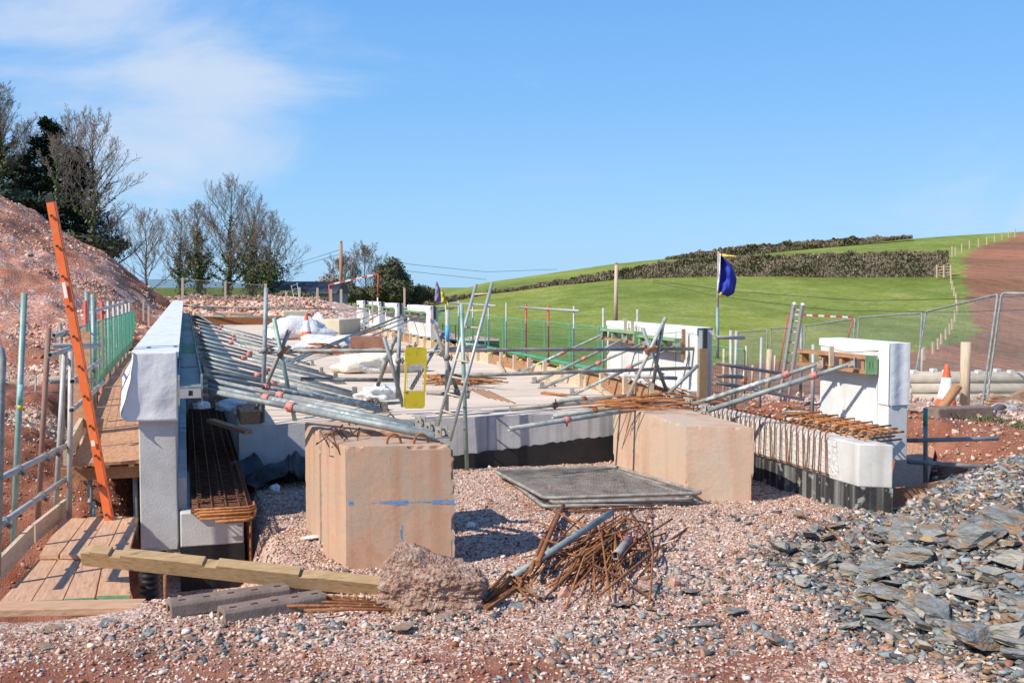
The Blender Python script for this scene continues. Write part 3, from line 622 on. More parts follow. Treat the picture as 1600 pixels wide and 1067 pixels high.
for _ in range(9000):
    x = random.uniform(-7, -.9); y = random.uniform(10.2, 24)
    if uv_of(x, y)[1] > 12.9 and uv_of(x, y)[1] < 17.4 or random.random() < site_col(x, y)[0]: continue
    s = random.uniform(.015, .045); P.append((x, y, site_z(x, y)+s*.3)); sz.append(s)
for _ in range(6000):
    x = random.uniform(7.8, 16); y = random.uniform(8.8, 22); s = random.uniform(.015, .05)
    if random.random() < .35*site_col(x, y)[0]: continue
    P.append((x, y, site_z(x, y)+s*.3)); sz.append(s)
P = np.array(P); o = scatter('slope_stones', M['stones'], ST, P, np.array(sz), pink_cols(len(P)), tilt=.5); tag(o, 'pink stones on the dug slopes either side of the bridge', 'rubble', kind='stuff')
# individual slate slabs: (photo column, row, size) read off the photograph
def rock_obj(name, p, size, flat, m, label, cat, group, seed, slab=True, tilt=.3, thick=1.):
    import bmesh
    r = random.Random(seed); mb = MB()
    if slab: V, F_ = hull_template(seed, 1.0, r.uniform(.55, .85), .16*thick, 16+seed % 7)
    else: V, F_ = hull_template(seed, .8, .7, .8*flat, 22)
    rot = Matrix.Rotation(r.uniform(0, 6.28), 3, 'Z') @ Matrix.Rotation(r.gauss(0, tilt), 3, 'X') @ Matrix.Rotation(r.gauss(0, tilt), 3, 'Y')
    if slab:                                          # split into layers so the edges look cleft
        bm = bmesh.new(); vs = [bm.verts.new(v) for v in V]; [bm.faces.new([vs[i] for i in f]) for f in F_]
        for zc in (-.05*thick, .03*thick, .09*thick): bmesh.ops.bisect_plane(bm, geom=bm.verts[:]+bm.edges[:]+bm.faces[:], plane_co=(0,0,zc), plane_no=(r.uniform(-.08,.08), r.uniform(-.08,.08), 1))
        bmesh.ops.subdivide_edges(bm, edges=[e for e in bm.edges if e.calc_length() > .35], cuts=2, use_grid_fill=True)
        for v in bm.verts:
            k = noise.noise(v.co*3+Vector((seed, 0, 0))); v.co.x *= 1+.10*k+.05*(1 if int(v.co.z/thick*14) % 2 else -1); v.co.y *= 1-.12*k+.05*(1 if int(v.co.z/thick*14) % 2 else -1); v.co.z += .02*thick*noise.noise(v.co*6)
        bm.verts.index_update(); mb.v = [tuple(rot @ (v.co*size)+Vector(p)) for v in bm.verts]
        for f in bm.faces: mb.face([v.index for v in f.verts])
        bm.free()
    else:
        mb.v = [tuple(rot @ (Vector(v)*size)+Vector(p)) for v in V]
        for f in F_: mb.face(f)
    o = mb.build(name, m, loc=p); tag(o, label, cat, group); return o
def on_site(px, py):
    z = 0.
    for _ in range(12):
        p = Uz(px, py, z); z = .5*z+.5*site_z(p.x, p.y, False)
    return Uz(px, py, z)
big = [(1425,885,0.164,'big squarish slate block with a rusty underside in the middle of the heap',2.4,0),
 (1395,940,0.197,'broad flat slate slab tinged ochre lying just below the squarish block',1.2,0),
 (1520,1010,0.172,'dark blue slate slab tilted on edge near the lower right corner',1.8,0),
 (1215,1010,0.107,'dark wet slate block alone on the gravel below the heap',1.1,0),
 (1515,938,0.123,'pale cream slate slab with yellow stain right of the ochre slab',1.6,1),
 (1150,958,0.098,'long flat slate slab lying on gravel in front of the rebar heap',.5,0),
 (1530,850,0.197,'dark layered slate block with brown edge high on the heap',2.0,0),
 (1570,825,0.197,'largest blue-grey slate slab near the top of the heap',1.5,0),
 (1380,850,0.139,'flat grey slate slab above the big squarish block',.6,0),
 (1440,985,0.131,'pinkish pale slab low in the heap',1.2,1),
 (1365,965,0.123,'grey and rust slate lump below the ochre slab',1.,0),
 (1590,1015,0.148,'pale grey layered slate block cut by the right edge of the photo',1.,1),
 (632,985,0.074,'flat pointed slate piece in front of the broken concrete lump',.5,0)]
for i, (px, py, s, lb, th, pale) in enumerate(big):
    p = on_site(px, py); rock_obj('slate_slab', (p.x, p.y, p.z+.03*th*s/.2+.02), s, 1, M['slate_pale' if pale else 'slate'], lb, 'slate slab', 'slate slabs lying about the heap', 300+i, tilt=.16, thick=th)
random.seed(77); k = 0
while k < 130:
    px = random.uniform(1090, 1610); py = 790+270*random.random()**1.25
    p = on_site(px, py)
    if blocked(p.x, p.y) or random.random() > site_col(p.x, p.y)[1]+.04: continue
    st = random.getstate(); s = .035+.12*random.random()**2.2
    pal_ = random.random() < .22
    zone = 'close to the top right of the heap' if px > 1450 and py < 880 else 'near the crest of the heap by the wing wall' if py < 860 else 'low on the heap at the bottom right' if px > 1400 and py > 960 else 'on the middle slope of the heap' if px > 1330 else 'scattered at the left fringe of the heap'
    rock_obj('slate_slab', (p.x, p.y, p.z+.03+.12*s), s, 1, M['slate_pale' if pal_ else 'slate'], ('large ' if s > .09 else 'small ' if s < .055 else 'medium ')+('pale buff' if pal_ else 'grey')+' jagged slate piece '+zone, 'slate slab', 'small slate pieces of the heap', 400+k, tilt=.2, thick=random.uniform(1.3, 3.0))
    random.setstate(st); random.random(); random.random(); random.random(); random.random(); k += 1
random.seed(78)
for i in range(26):
    px = random.uniform(600, 1150); py = random.uniform(905, 985); p = on_site(px, py)
    st = random.getstate(); rock_obj('slate_slab', (p.x, p.y, p.z+.01), random.uniform(.035, .09), 1, M['slate'], 'thin slate flake lying on gravel in front of the rebar heap', 'slate slab', 'slate flakes on the gravel', 700+i, tilt=.2, thick=.7)
    random.setstate(st); random.random()
for i, (px, py, s, lb) in enumerate([(883,930,.075,'pink boulder beside the bent rebars in front of the rebar heap'),(1056,915,.06,'pale pink cobble among slate flakes right of the rebar heap'),(360,975,.03,'small pink stone in front of the concrete kerbs'),(1345,830,.045,'orange-pink stone at the foot of the right abutment'),(1275,735,.05,'pale cobble against the black base of the right wing wall')]):
    p = on_site(px, py); rock_obj('stone', (p.x, p.y, p.z+s*.35), s, .8, M['pinkstone'], lb, 'stone', 'loose cobbles', 800+i, slab=False)
for i, (px, py) in enumerate([(80,985),(165,975),(230,990),(395,985),(70,1010),(300,1000)]):
    p = on_site(px, py); rock_obj('slate_slab', (p.x, p.y, p.z+.01), (.10,.09,.05,.06,.06,.05)[i], 1, M['slate'], 'flat slate flake on gravel at the lower left', 'slate slab', 'slate flakes at lower left', 850+i, tilt=.08, thick=.6)
# ------------------------------------------------------------------ bridge deck and abutment
DZ = .62
def ragged(x0, x1, zf, n, amp, seed):
    random.seed(seed); return [(x0+(x1-x0)*i/n, zf((x0+(x1-x0)*i/n))+random.uniform(-amp, amp)) for i in range(n+1)]
dk = thing('bridge_deck', 'wide pale concrete bridge deck with exposed front face striped grey and black', 'bridge deck', (3.3, 12, 0))
MB().box(.55, 6.02, 12.0, 45, .50, DZ).build('deck_slab', M['deck'], dk)
MB().box(.56, 6.01, 12.012, 44.9, -.8, .499).build('abutment_wall', M['concrete_face'], dk)
MB().box(.55, 6.02, 11.97, 12.0, -.2, DZ-.004).build('slab_face', M['concrete_face'], dk)
def bz(x):
    return lerp_tab([(.5,.13),(1.4,.13),(2.9,.15),(3.3,.19),(4.2,.27),(5.0,.33),(6.1,.33)], x)
top = ragged(.56, 6.01, bz, 110, .012, 3); poly = [(.56, -.6), (6.01, -.6)]+top[::-1]
MB().prism(poly, .012, (0, 11.955, 0)).build('waterproofing', M['bitumen'], dk)
# grout seams and dirt on the deck
# ------------------------------------------------------------------ left wing wall and parapets
ww = thing('wing_wall', 'left concrete stub wall under the rebar mat with black painted foot', 'wing wall', (.2, 9.8, -.5))
MB().box(-.07, .48, 9.80, 11.98, -.18, .13).build('wall', M['concrete'], ww, bevel=.012)
MB().box(-.20, -.075, 9.95, 11.9, -.25, .12).build('side_slab', M['concrete_face'], ww)
MB().box(-.075, .485, 9.795, 11.97, -.75, -.18).build('waterproofing', M['bitumen'], ww)
def sheet_grid(mb, f, nu, nv):
    B = len(mb.v)
    for j in range(nv+1):
        for i in range(nu+1): mb.v.append(tuple(f(i/nu, j/nv)))
    for j in range(nv):
        for i in range(nu): a = B+j*(nu+1)+i; mb.face((a, a+1, a+nu+2, a+nu+1), True)
def solid(o, t=.004):
    md = o.modifiers.new('thickness', 'SOLIDIFY'); md.thickness = t; return o
zt = 1.56
for i in range(10):
    y0 = 9.9+i*3.6; y1 = y0+3.52; nm = i == 0
    lb = 'nearest left parapet unit, its end draped with a white sheet' if nm else 'left parapet unit with bluish covered top, %s from the near end' % ORD[i]
    t = thing('parapet_unit', lb, 'parapet', (-.25, y0, 0), 'left parapet units')
    mb = MB()
    if nm: mb.box(-.41, -.09, y0, y1, -.22, zt-.01)
    else: mb.box(-.41, -.09, y0, y1, .0, zt-.01)
    mb.build('panel', M['concrete'], t, bevel=.01)
    MB().box(-.089, -.01, y0+.08, y1, .12, .42).build('nib', M['concrete'], t, bevel=.006)
    mb = MB(); random.seed(50+i)
    def f(u, v, i=i):
        q = u*4; x = -.46+.40*min(1, max(0, (q-1)/2))
        z = zt+.012+.012*abs(math.sin((v*9)*math.pi))*(.4 if i == 0 else 1)+.008*noise.noise((x*4, v*14+i, 0))
        if q < 1: x = -.455-.004*(1-q); z -= .09*(1-q)
        if q > 3: z -= .06*(q-3); x = -.065+.002*(q-3)
        return (x, y0-.02+v*(y1-y0+.05), z)
    sheet_grid(mb, f, 16, 40); solid(mb.build('cover', M['blue_sheet'], t, smooth=False), .004)
    if nm:
        mb = MB()
        def g(u, v):
            xl = lerp_tab([(0,-.445),(.15,-.46),(.4,-.47),(.75,-.53),(.93,-.555),(1,-.50)], v); x = xl+(-.075-xl)*u
            y = y0-.035-.007*math.sin(u*9+v*3)*v-.016*noise.noise((u*3, v*3, 1))*v-.025*(1-u)*v
            z = zt+.015-(v*.625)*(1-.02*(1-u))
            return (x, y, z)
        sheet_grid(mb, g, 26, 26)
        def g2(u, v):                                   # part hanging down the outer side
            y = y0-.05+u*.75; xl = lerp_tab([(0,-.445),(.4,-.47),(.93,-.555),(1,-.50)], v)
            return (xl-.03*u*v+.015*noise.noise((u*5, v*4, 3)), y-.05*v*(1-u), zt+.015-v*.6*(1-.55*u))
        sheet_grid(mb, g2, 20, 16)
        solid(mb.build('hanging_sheet', M['white_sheet'], t), .004)
# formwork walers along the inner top of the left parapet
for i in range(11):
    y0 = 9.75+i*2.5
    g = i in (2, 5, 7); near = i == 0
    lb = 'grey steel channel bolted on the near end of the left parapet' if near else ('green' if g else 'grey')+' formwork waler on the inner top of the left parapet, %s from near' % ORD[i]
    t = thing('formwork_beam', lb, 'formwork beam', (.03, y0, 1.25), 'walers along the left parapet')
    m_ = M['green_beam'] if g else M['galv']
    MB().box(-.055, .125, y0, y0+2.2, 1.255, 1.27).build('web', m_, t)
    mb = MB().box(-.07, -.055, y0, y0+2.2, 1.10, 1.36); mb.build('flange', m_, t); MB().box(.125, .14, y0, y0+2.2, 1.10, 1.36).build('flange', m_, t)
    mb = MB(); mb.box(-.055, .018, y0-.012, y0-.002, 1.165, 1.25); mb.box(.055, .125, y0-.012, y0-.002, 1.165, 1.25); mb.box(.018, .055, y0-.012, y0-.002, 1.165, 1.185); mb.box(.018, .055, y0-.012, y0-.002, 1.232, 1.25)
    mb.build('end_plate', M['galv_pale'], t)
# plastic and timber scraps lying in the slot
def crumple(name, c, sx, sy, sz_, m, label, cat, seed, group=None, sub=4, amp=.35, freq=1.6):
    import bmesh
    bm = bmesh.new(); bmesh.ops.create_icosphere(bm, subdivisions=sub, radius=1); mb = MB()
    for v in bm.verts:
        q = v.co.copy(); k = 1+amp*noise.noise(q*freq+Vector((seed*3.1, 0, 0)))+amp*.5*abs(noise.noise(q*freq*2.6+Vector((0, seed, 0))))+amp*.22*noise.noise(q*freq*6)
        z = q.z*k; z = max(z, -.45)
        mb.v.append((c[0]+q.x*k*sx, c[1]+q.y*k*sy, c[2]+(z+.45)*sz_))
    for f in bm.faces: mb.face([v.index for v in f.verts], True)
    bm.free(); o = mb.build(name, m, loc=c); tag(o, label, cat, group); return o
crumple('plastic_scrap', (.16, 12.4, .78), .10, .12, .05, M['white_poly'], 'crumpled white plastic scrap under the near left props', 'plastic scrap', 1)
crumple('plastic_bag', (.55, 12.9, .70), .22, .22, .08, M['white_poly'], 'flattened white plastic bag lying above the left rebar mat', 'plastic bag', 2)
for a, b, w_, lb in [((.25, 12.2, .66), (.62, 11.4, .62), .09, 'short dark red plank lying across the left rebar mat'), ((.58, 13.4, .80), (.72, 12.15, .72), .14, 'brown timber plank propped at the left end of the deck edge')]:
    tag(MB().beam(a, b, w_, .04).build('plank', M['timber_brown'], loc=a), lb, 'plank')
tag(MB().box(.57, .80, 12.05, 12.9, DZ+.002, .76).build('timber_block', M['timber_brown'], loc=(.68, 12.4, DZ)), 'dark timber packer at the left end of the deck edge', 'timber')
# ------------------------------------------------------------------ rebar mat beside the left parapet
t = thing('rebar_cage', 'long dark rusty rebar mat filling the slot beside the left parapet', 'rebar cage', (.3, 9.5, .2))
mb = MB()
random.seed(5)
for k in range(95):
    y = 9.42+k*.085; z = .215+.004*random.random(); zz = z+.0
    pts = [(.03, y, z), (.48, y+random.uniform(-.01,.01), z)]+[(.50+.055*math.sin(a), y, z-.055+.055*math.cos(a)) for a in (.3, .9, 1.6, 2.3, 3.1)]+[(.30, y, z-.112)]
    mb.path(pts, .0085, 5)
mb.build('cross_bar', M['rust_dark'], t); t.children[0]['kind'] = 'stuff'
for x in (.08, .2, .32, .43, .5):
    MB().path([(x, 9.38, .232), (x, 18, .236)], .008, 5).build('long_bar', M['rust_dark'], t)
for x in (.10, .27, .43):
    pts = []
    for k in range(24):
        y = 9.5+k*.12; pts += [(x, y, .24), (x+.014, y+.03, .268), (x-.012, y+.07, .272), (x+.008, y+.10, .245)]
    MB().path(pts, .0035, 4).build('tie_wire', M['rust_dark'], t)
for z, n in ((.235, 7), (.20, 6)):
    mb = MB()
    for k in range(3): mb.path([(.05+.02*k, 9.40-.02*k, z-.02*k), (.50, 9.38-.02*k, z-.02*k), (.555, 9.44-.02*k, z-.02*k), (.56, 9.6, z-.02*k)], .011, 6)
    mb.build('front_bar', M['rust_bright'], t)
MB().path([(.22, 9.33, .135), (.48, 9.33, .135), (.53, 9.35, .15), (.56, 9.40, .19), (.56, 9.5, .23)], .013, 7).build('hooked_bar', M['rust_bright'], t)
for k in range(9):
    MB().path([(.53, 9.62+k*.22, .19), (.53, 9.62+k*.22, -.55)], .012, 5).build('drop_bar', M['rust'], t)
MB().box(.02, .545, 9.75, 18, .131, .14).build('backing', M['rust_dark'], t)
# ------------------------------------------------------------------ big pink blocks
def block(name, A, B, C_, z0, z1, m, label, seed, extra=None, chip=.02):
    import bmesh
    A, B, C_ = Vector(A[:2]+(0,)) if isinstance(A, tuple) else Vector((A.x, A.y, 0)), Vector((B.x, B.y, 0)), Vector((C_.x, C_.y, 0))
    D = B+C_-A; bm = bmesh.new(); N_ = 56
    ux, uy, hz_ = (B-A), (C_-A), z1-z0
    L_ = (ux.length, uy.length, hz_)
    bmesh.ops.create_cube(bm, size=1); bmesh.ops.subdivide_edges(bm, edges=bm.edges, cuts=N_, use_grid_fill=True)
    mb = MB(); cen = (A+D)/2
    for v in bm.verts:
        q = v.co.copy(); p = A+ux*(q.x+.5)+uy*(q.y+.5); p.z = z0+(q.z+.5)*hz_
        # distance to the nearest two faces -> edge closeness
        ds = sorted([(.5-abs(q.x))*L_[0], (.5-abs(q.y))*L_[1], (.5-abs(q.z))*L_[2]]); e = ds[1]
        nz = noise.noise(Vector(p)*4+Vector((seed, 0, 0))); k = max(0, 1-e/.022)
        inward = (cen+Vector((0,0,(z0+z1)/2))-p).normalized()
        p = p+inward*(k*(.001+chip*max(0, nz-.10+.7*noise.noise(Vector(p)*15))*3.2)) + inward*(.003*noise.noise(Vector(p)*7)+.0015*noise.noise(Vector(p)*30))
        mb.v.append(tuple(p))
    for f in bm.faces: mb.face([v.index for v in f.verts])
    bm.free(); t = thing(name, label, 'concrete block', (cen.x, cen.y, z0), 'pink kentledge blocks'); mb.build('body', m, t)
    return t, A, ux, uy
b1, A1, ux1, uy1 = block('concrete_block', Uz(541, 889), Uz(711, 885), Uz(503, 863), -.02, .94, M['pink_concrete'], 'front pink concrete block with a blue paint line across its face', 1, chip=.03)
# blue paint marks as thin patches on the front face
nrm = Vector((ux1.y, -ux1.x, 0)).normalized()
def face_patch(mb_, u0, u1, z0, z1, n=10, seed=0):
    random.seed(seed); mb = MB(); B = 0
    for i in range(n+1):
        u = u0+(u1-u0)*i/n
        for z in (z0+random.uniform(-.004, .006), z1+random.uniform(-.006, .004)):
            p = A1+ux1*u+nrm*.004; mb.v.append((p.x, p.y, z))
    for i in range(n): mb.face((B+2*i, B+2*i+2, B+2*i+3, B+2*i+1))
    mb.build('paint_mark', M['blue_paint'], b1)
mb = None; zb = .94*(887-781)/(887-691)
for u0, u1, h in [(.31,.38,.008),(.40,.55,.016),(.555,.60,.005),(.62,.68,.003),(.70,.77,.004),(.80,.99,.015),(.03,.06,.014),(.24,.27,.004)]: face_patch(mb, u0-.01, u1+.01, zb-h*1.3, zb+h*1.3, 14, int(u0*99))
face_patch(mb, .50, .515, .20, .34, 3, 4); face_patch(mb, .49, .505, .24, .30, 3, 5)
for k in range(2):   # lifting loops on the top
    c = A1+ux1*(.50+.25*k)+uy1*(.22); mb = MB(); pts = [(c.x+.055*math.cos(a), c.y, .92+.02+.075*math.sin(a)) for a in [math.pi*i/8 for i in range(9)]]
    mb.path([(c.x+.055, c.y, .9)]+pts+[(c.x-.055, c.y, .9)], .010, 6).build('lifting_loop', M['rust'], b1)
b1b, A2, ux2, uy2 = block('concrete_block', Uz(500, 843), Uz(500, 843)+ux1*1.0, Uz(478, 818), -.05, .93, M['pink_concrete'], 'rear pink concrete block standing close behind the one with the blue line', 2)
for k in range(3):
    c = A2+ux2*(.40+.2*k)+uy2*.55; MB().path([(c.x, c.y, .9), (c.x, c.y, 1.0), (c.x+.03, c.y, 1.03), (c.x+.06, c.y, 1.0), (c.x+.06, c.y, .9)], .009, 6).build('lifting_loop', M['rust'], b1b)
b2, A3, ux3, uy3 = block('concrete_block', Uz(1071, 782), Uz(1177, 785), Uz(958, 726), -.03, .75, M['pink_concrete2'], 'right-hand cream and pink concrete block under the loose rebars', 3)
# concrete lump holding the timber
def lump():
    import bmesh
    bm = bmesh.new(); bmesh.ops.create_icosphere(bm, subdivisions=6, radius=1); mb = MB(); c = Uz(675, 962, 0)
    for v in bm.verts:
        q = v.co.copy(); n_ = q.normalized()
        prof = lerp_tab([(-1, .88),(-.6, 1.02),(-.25, .96),(.05, .80),(.45, .72),(.8, .62),(1, .5)], q.x)       # height falls to the right
        k = 1+.22*noise.noise(n_*1.5+Vector((4,0,0)))+.14*noise.noise(n_*3.4)+.07*noise.noise(n_*8)+.05*noise.noise(n_*17)+.03*noise.noise(n_*34)
        bx = (abs(q.x)**4.5+abs(q.y)**4.5+abs(q.z)**4.5)**(-1/4.5)            # boxier
        p = q*bx*k
        mb.v.append(tuple(c+Rv*(p.x*.315)+Vector((Fv.x, Fv.y, 0))*(p.y*.20+.16)+Vector((0,0,1))*((p.z+.75)*.235*prof-.01)))
    for f in bm.faces: mb.face([v.index for v in f.verts])
    bm.free(); tag(mb.build('concrete_lump', M['lump'], loc=c), 'rough broken lump of pinkish concrete holding down the notched timber', 'concrete lump')
lump()
# notched timber beam
p, q = U(126, 872, 7.55), U(600, 922, 7.3); p = Vector(p); q = Vector(q)
dd = (q-p); L_ = dd.length; ux_ = dd.normalized(); nv = Vector((-Fv.x, -Fv.y, 0)).normalized(); uy_ = ux_.cross(nv)*-1; uy_ = uy_ if uy_.z > 0 else -uy_
h = .064; fr = lambda x: (x-126)/474*L_
pl = [(0,-h),(L_,-h),(L_,h*.72),(fr(494),h*.72),(fr(494),h*.62),(fr(470),h*.52),(fr(470),h*.9),(fr(342),h*.92),(fr(340),h*.62),(fr(322),h*.62),(fr(320),h*.94),(fr(190),h*.95),(fr(189),h*.6),(fr(172),h*.6),(fr(171),h*.98),(fr(141),h*1.02),(fr(140),h*.8),(0,h*.7)]
ca_, sa_ = math.cos(.38), math.sin(.38); mb = MB(); mb.prism(pl, .095, p, ux_, uy_*ca_+nv*sa_, -(nv*ca_-uy_*sa_))
tag(mb.build('timber_beam', M['timber'], loc=p, bevel=.003), 'long yellowish timber beam with notches in its upper edge, raised at the left end', 'timber beam')
# two kerb-like hollow units
def kerb_unit(pa, pb, label):
    a, b = Vector(Uz(*pa)), Vector(Uz(*pb)); d = (b-a); L_ = d.length; d.normalize(); s_ = Vector((-d.y, d.x, 0)); t = thing('kerb_unit', label, 'kerb unit', a, 'concrete kerb units')
    prof = [(0,0),(.01,.075),(.03,.095),(.15,.095),(.17,.075),(.18,0),(.14,0),(.13,.06),(.05,.06),(.045,0)]
    MB().prism(prof, L_, a, s_, (0,0,1), d).build('body', M['kerb'], t, bevel=.006)
    for k in range(5):
        c = a+d*(L_*(k+.5)/5)+s_*.06+Vector((0,0,.098)); MB().beam(c-d*.022, c+d*.022, .018, .005).build('slot', M['rust_dark'], t)
kerb_unit((352, 978), (512, 950), 'front hollow grey-brown concrete unit lying with its open end showing')
kerb_unit((268, 966), (455, 938), 'rear hollow grey-brown concrete unit lying under the notched timber')
# loose rebars by the lump
random.seed(9)
for i in range(5):
    a = Uz(355+30*i, 925+7*i, .03+.01*i); b = Uz(600+12*i, 938+4*i, .02); tag(MB().path([a, (Vector(a)+Vector(b))/2+Vector((0,0,.01)), b], .010, 6).build('rebar', M['rust'], loc=a), 'rusty ribbed bar on the ground under the notched timber', 'rebar', 'rebars under the notched timber')
for i in range(8):
    a = Uz(756+random.uniform(-6,6), 930+i*3, .03+.015*(i%4)); e = Uz(835+random.uniform(-25,10), 905+i*5, .02+.015*(i%4)); m_ = Uz(800+random.uniform(-10,15), 893+i*4, .05+.015*(i%4))
    tag(MB().path([a, m_, (Vector(m_)*.4+Vector(e)*.6)+Vector((.02,-.02,.01)), e], .011, 6).build('bent_rebar', M['rust'], loc=a), 'short bent rusty bar in the tangle at the right end of the concrete lump', 'rebar', 'bent bars by the concrete lump')
# the heap of rusty bars
random.seed(12)
def heapbar(px0, py0, px1, py1, z0, z1, r=.009, bend=0., m='rust', label=None):
    a, b = Vector(Uz(px0, py0, z0)), Vector(Uz(px1, py1, z1)); mid = (a+b)/2+Vector((random.uniform(-1,1)*bend, random.uniform(-1,1)*bend, abs(random.gauss(0, .6))*bend))
    o = MB().path([a, a.lerp(mid, .6), mid, b.lerp(mid, .5), b], r, 6).build('rebar', M[m], loc=a)
    w_ = ('dark brown' if m == 'rust_dark' else 'bright orange' if m == 'rust_bright' else 'rusty brown'); l_ = (b-a).length; s__ = 'at the left of' if (px0+px1)/2 < 915 else 'at the right of' if (px0+px1)/2 > 985 else 'in the middle of'
    tag(o, label or ('long ' if l_ > .75 else 'short ' if l_ < .4 else '')+w_+(' bar lying flat ' if abs(px1-px0) > 1.3*abs(py1-py0) else ' bar pointing away ')+s__+' the scrap rebar heap', 'rebar', None if label else 'scrap rebars in the heap')
for px0, py0, px1, py1, z0, z1, r, lb in [(880,790,840,880,.06,.16,.022,'flat rusty strip leaning at the left of the scrap rebar heap'),(873,800,828,893,.05,.12,.018,'second flat rusty strip just left of the heap, lower than its neighbour'),
    (1000,848,888,812,.16,.1,.012,'thick rusty bar sloping down to the right across the heap'),(1074,825,936,930,.05,.12,.010,'longest rusty bar reaching right out of the heap to the gravel')]:
    heapbar(px0, py0, px1, py1, z0, z1, r, .02, 'rust', lb)
for i in range(66):
    k = random.random(); cx = random.gauss(945, 38); cy = random.gauss(866, 22); a = random.gauss(1.12-.010*(cx-945)*-.6, .38) if k < .72 else random.gauss(2.5, .3) if k < .86 else random.gauss(.35, .15); L2 = random.uniform(40, 120)
    px0, py0 = cx-L2*math.cos(a)*.8, min(962, cy+L2*math.sin(a)*.62); px1, py1 = cx+L2*math.cos(a)*.7, cy-L2*math.sin(a)*.62
    heapbar(px0, py0, px1, py1, random.uniform(.005, .06), random.uniform(.03, .20), random.uniform(.005, .009), .08, random.choice(('rust','rust','rust_bright','rust_dark')))
for i in range(10): heapbar(random.uniform(850, 900), random.uniform(895, 925), random.uniform(925, 985), random.uniform(800, 845), .03, .15, .008, .04, 'rust')
for i in range(9): heapbar(random.uniform(862, 930), random.uniform(793, 800), random.uniform(960, 1040), random.uniform(790, 798), .03, .03, .006, .03, 'rust_dark')
heapbar(1018, 752+40, 990, 845, .02, .2, .006, .03, 'rust', 'thin rusty rod rising behind the heap towards the folded mesh panels')
heapbar(1240, 800, 1330, 862, .03, .12, .009, .06, 'rust', 'single curved rusty bar lying alone between gravel and slate heap')
a, b = Uz(798, 903, .05), Uz(956, 800, .30)
tag(MB().pipe(a, b, .027).build('scaffold_tube', M['galv'], loc=a), 'grey steel tube slanting across the left of the scrap rebar heap', 'tube')
t = thing('tube_offcut', 'short grey tube offcut with pink tape in the middle of the rebar heap', 'tube', Uz(962, 872, .12)); a, b = Uz(962, 868, .14), Uz(984, 842, .16)
MB().pipe(a, b, .033).build('tube', M['galv_dull'], t)
mb = MB(); random.seed(3)
for k in range(9): d_ = Vector((random.uniform(-1,1), random.uniform(-1,1), random.uniform(-.3, 1)))*.05; mb.beam(b, Vector(b)+d_, .012, .002)
mb.build('tape', mat('pink_tape', [(.75,.12,.25),(.8,.2,.3)], 5, .6), t)
a = Uz(1033, 850, .10); tag(MB().beam(a, Vector(a)+Vector((.10, .0, .02)), .06, .008, (0,.5,1)).build('paper_tag', M['cream_sheet'], loc=a), 'small off-white tag caught on bars at the right of the rebar heap', 'tag')
# ------------------------------------------------------------------ mesh panels lying on the ground
def tube_loop(mb, P, r=.02, cr=.07, n=7):
    pts = []; m_ = len(P)
    for i in range(m_):
        p = Vector(P[i]); a = (Vector(P[i-1])-p).normalized(); b = (Vector(P[(i+1) % m_])-p).normalized()
        for k in range(5): t_ = k/4; pts.append((p+a*cr).lerp(p, t_).lerp(p.lerp(p+b*cr, t_), t_))
    mb.path(pts, r, n, closed=True)
def mesh_panel(P, label, nx, nz, group, m='galv', mm='galv_dull', wr=.0022, name='welded_mesh', fr=.019, cat='mesh panel'):
    P = [Vector(p) for p in P]; t = thing(name, label, cat, P[0], group)
    mb = MB(); tube_loop(mb, P, fr); mb.build('frame', M[m], t)
    mb = MB()
    for i in range(1, nx): k = i/nx; mb.tube(P[0].lerp(P[1], k), P[3].lerp(P[2], k), wr, 3, cap=False)
    for i in range(1, nz): k = i/nz; mb.tube(P[0].lerp(P[3], k), P[1].lerp(P[2], k), wr, 3, cap=False)
    mb.build('wire_mesh', M[mm], t); return t
for i, (a, b, c, d, z) in enumerate([((772,735),(960,729),(1098,770),(852,778),.10), ((776,738),(955,732),(1085,779),(865,785),.07), ((786,742),(950,736),(1095,785),(850,791),.04)]):
    mesh_panel([Uz(*a, z), Uz(*b, z), Uz(*c, z+.02*(2-i)), Uz(*d, z)], ('topmost','middle','lowest')[i]+' of the three steel mesh panels stacked flat between the blocks', 44, 24, 'mesh panels stacked on the gravel', 'galv_dull', 'galv_dull', .0022)
# black polythene
def rag(name, c, w_, d_, h_, m, label, seed, cat):
    mb = MB()
    def f(u, v):
        x = (u-.5)*w_; y = (v-.5)*d_; z = h_*max(0, noise.noise((u*2.4+seed, v*2.4, 0))+.25)+h_*.35*abs(noise.noise((u*6, v*6, seed)))
        return (c[0]+x+.15*w_*noise.noise((u*3, v*3, seed+5)), c[1]+y+.15*d_*noise.noise((v*3, u*3, seed+9)), c[2]+z)
    sheet_grid(mb, f, 34, 24); o = mb.build(name, m, loc=c); solid(o, .004); tag(o, label, cat); return o
c = Uz(430, 765, 0); rag('polythene_sheet', (c.x, c.y+.3, -.0), 1.0, .6, .36, M['black_sheet'], 'crumpled black polythene sheet against the foot of the abutment', 4, 'polythene sheet')
a = Uz(950, 720, .0); crumple('sheet_roll', (a.x-.02, a.y, .08), .07, .05, .22, M['blue_sheet'], 'grey-blue rolled sheet leaning beside the right-hand block', 'sheet roll', 8)
crumple('plastic_scrap', tuple(Uz(487, 840, .0)), .08, .05, .012, M['white_poly'], 'white scrap lying on shaded gravel left of the blocks', 'plastic scrap', 5)
crumple('plastic_scrap', tuple(Uz(735, 823, .0)), .045, .03, .03, M['white_poly'], 'pale scrap on shaded gravel right of the front block', 'plastic scrap', 6)
crumple('plastic_scrap', tuple(Uz(430, 768, .02)), .05, .04, .05, M['white_poly'], 'tiny white scrap beside the black polythene', 'plastic scrap', 7)
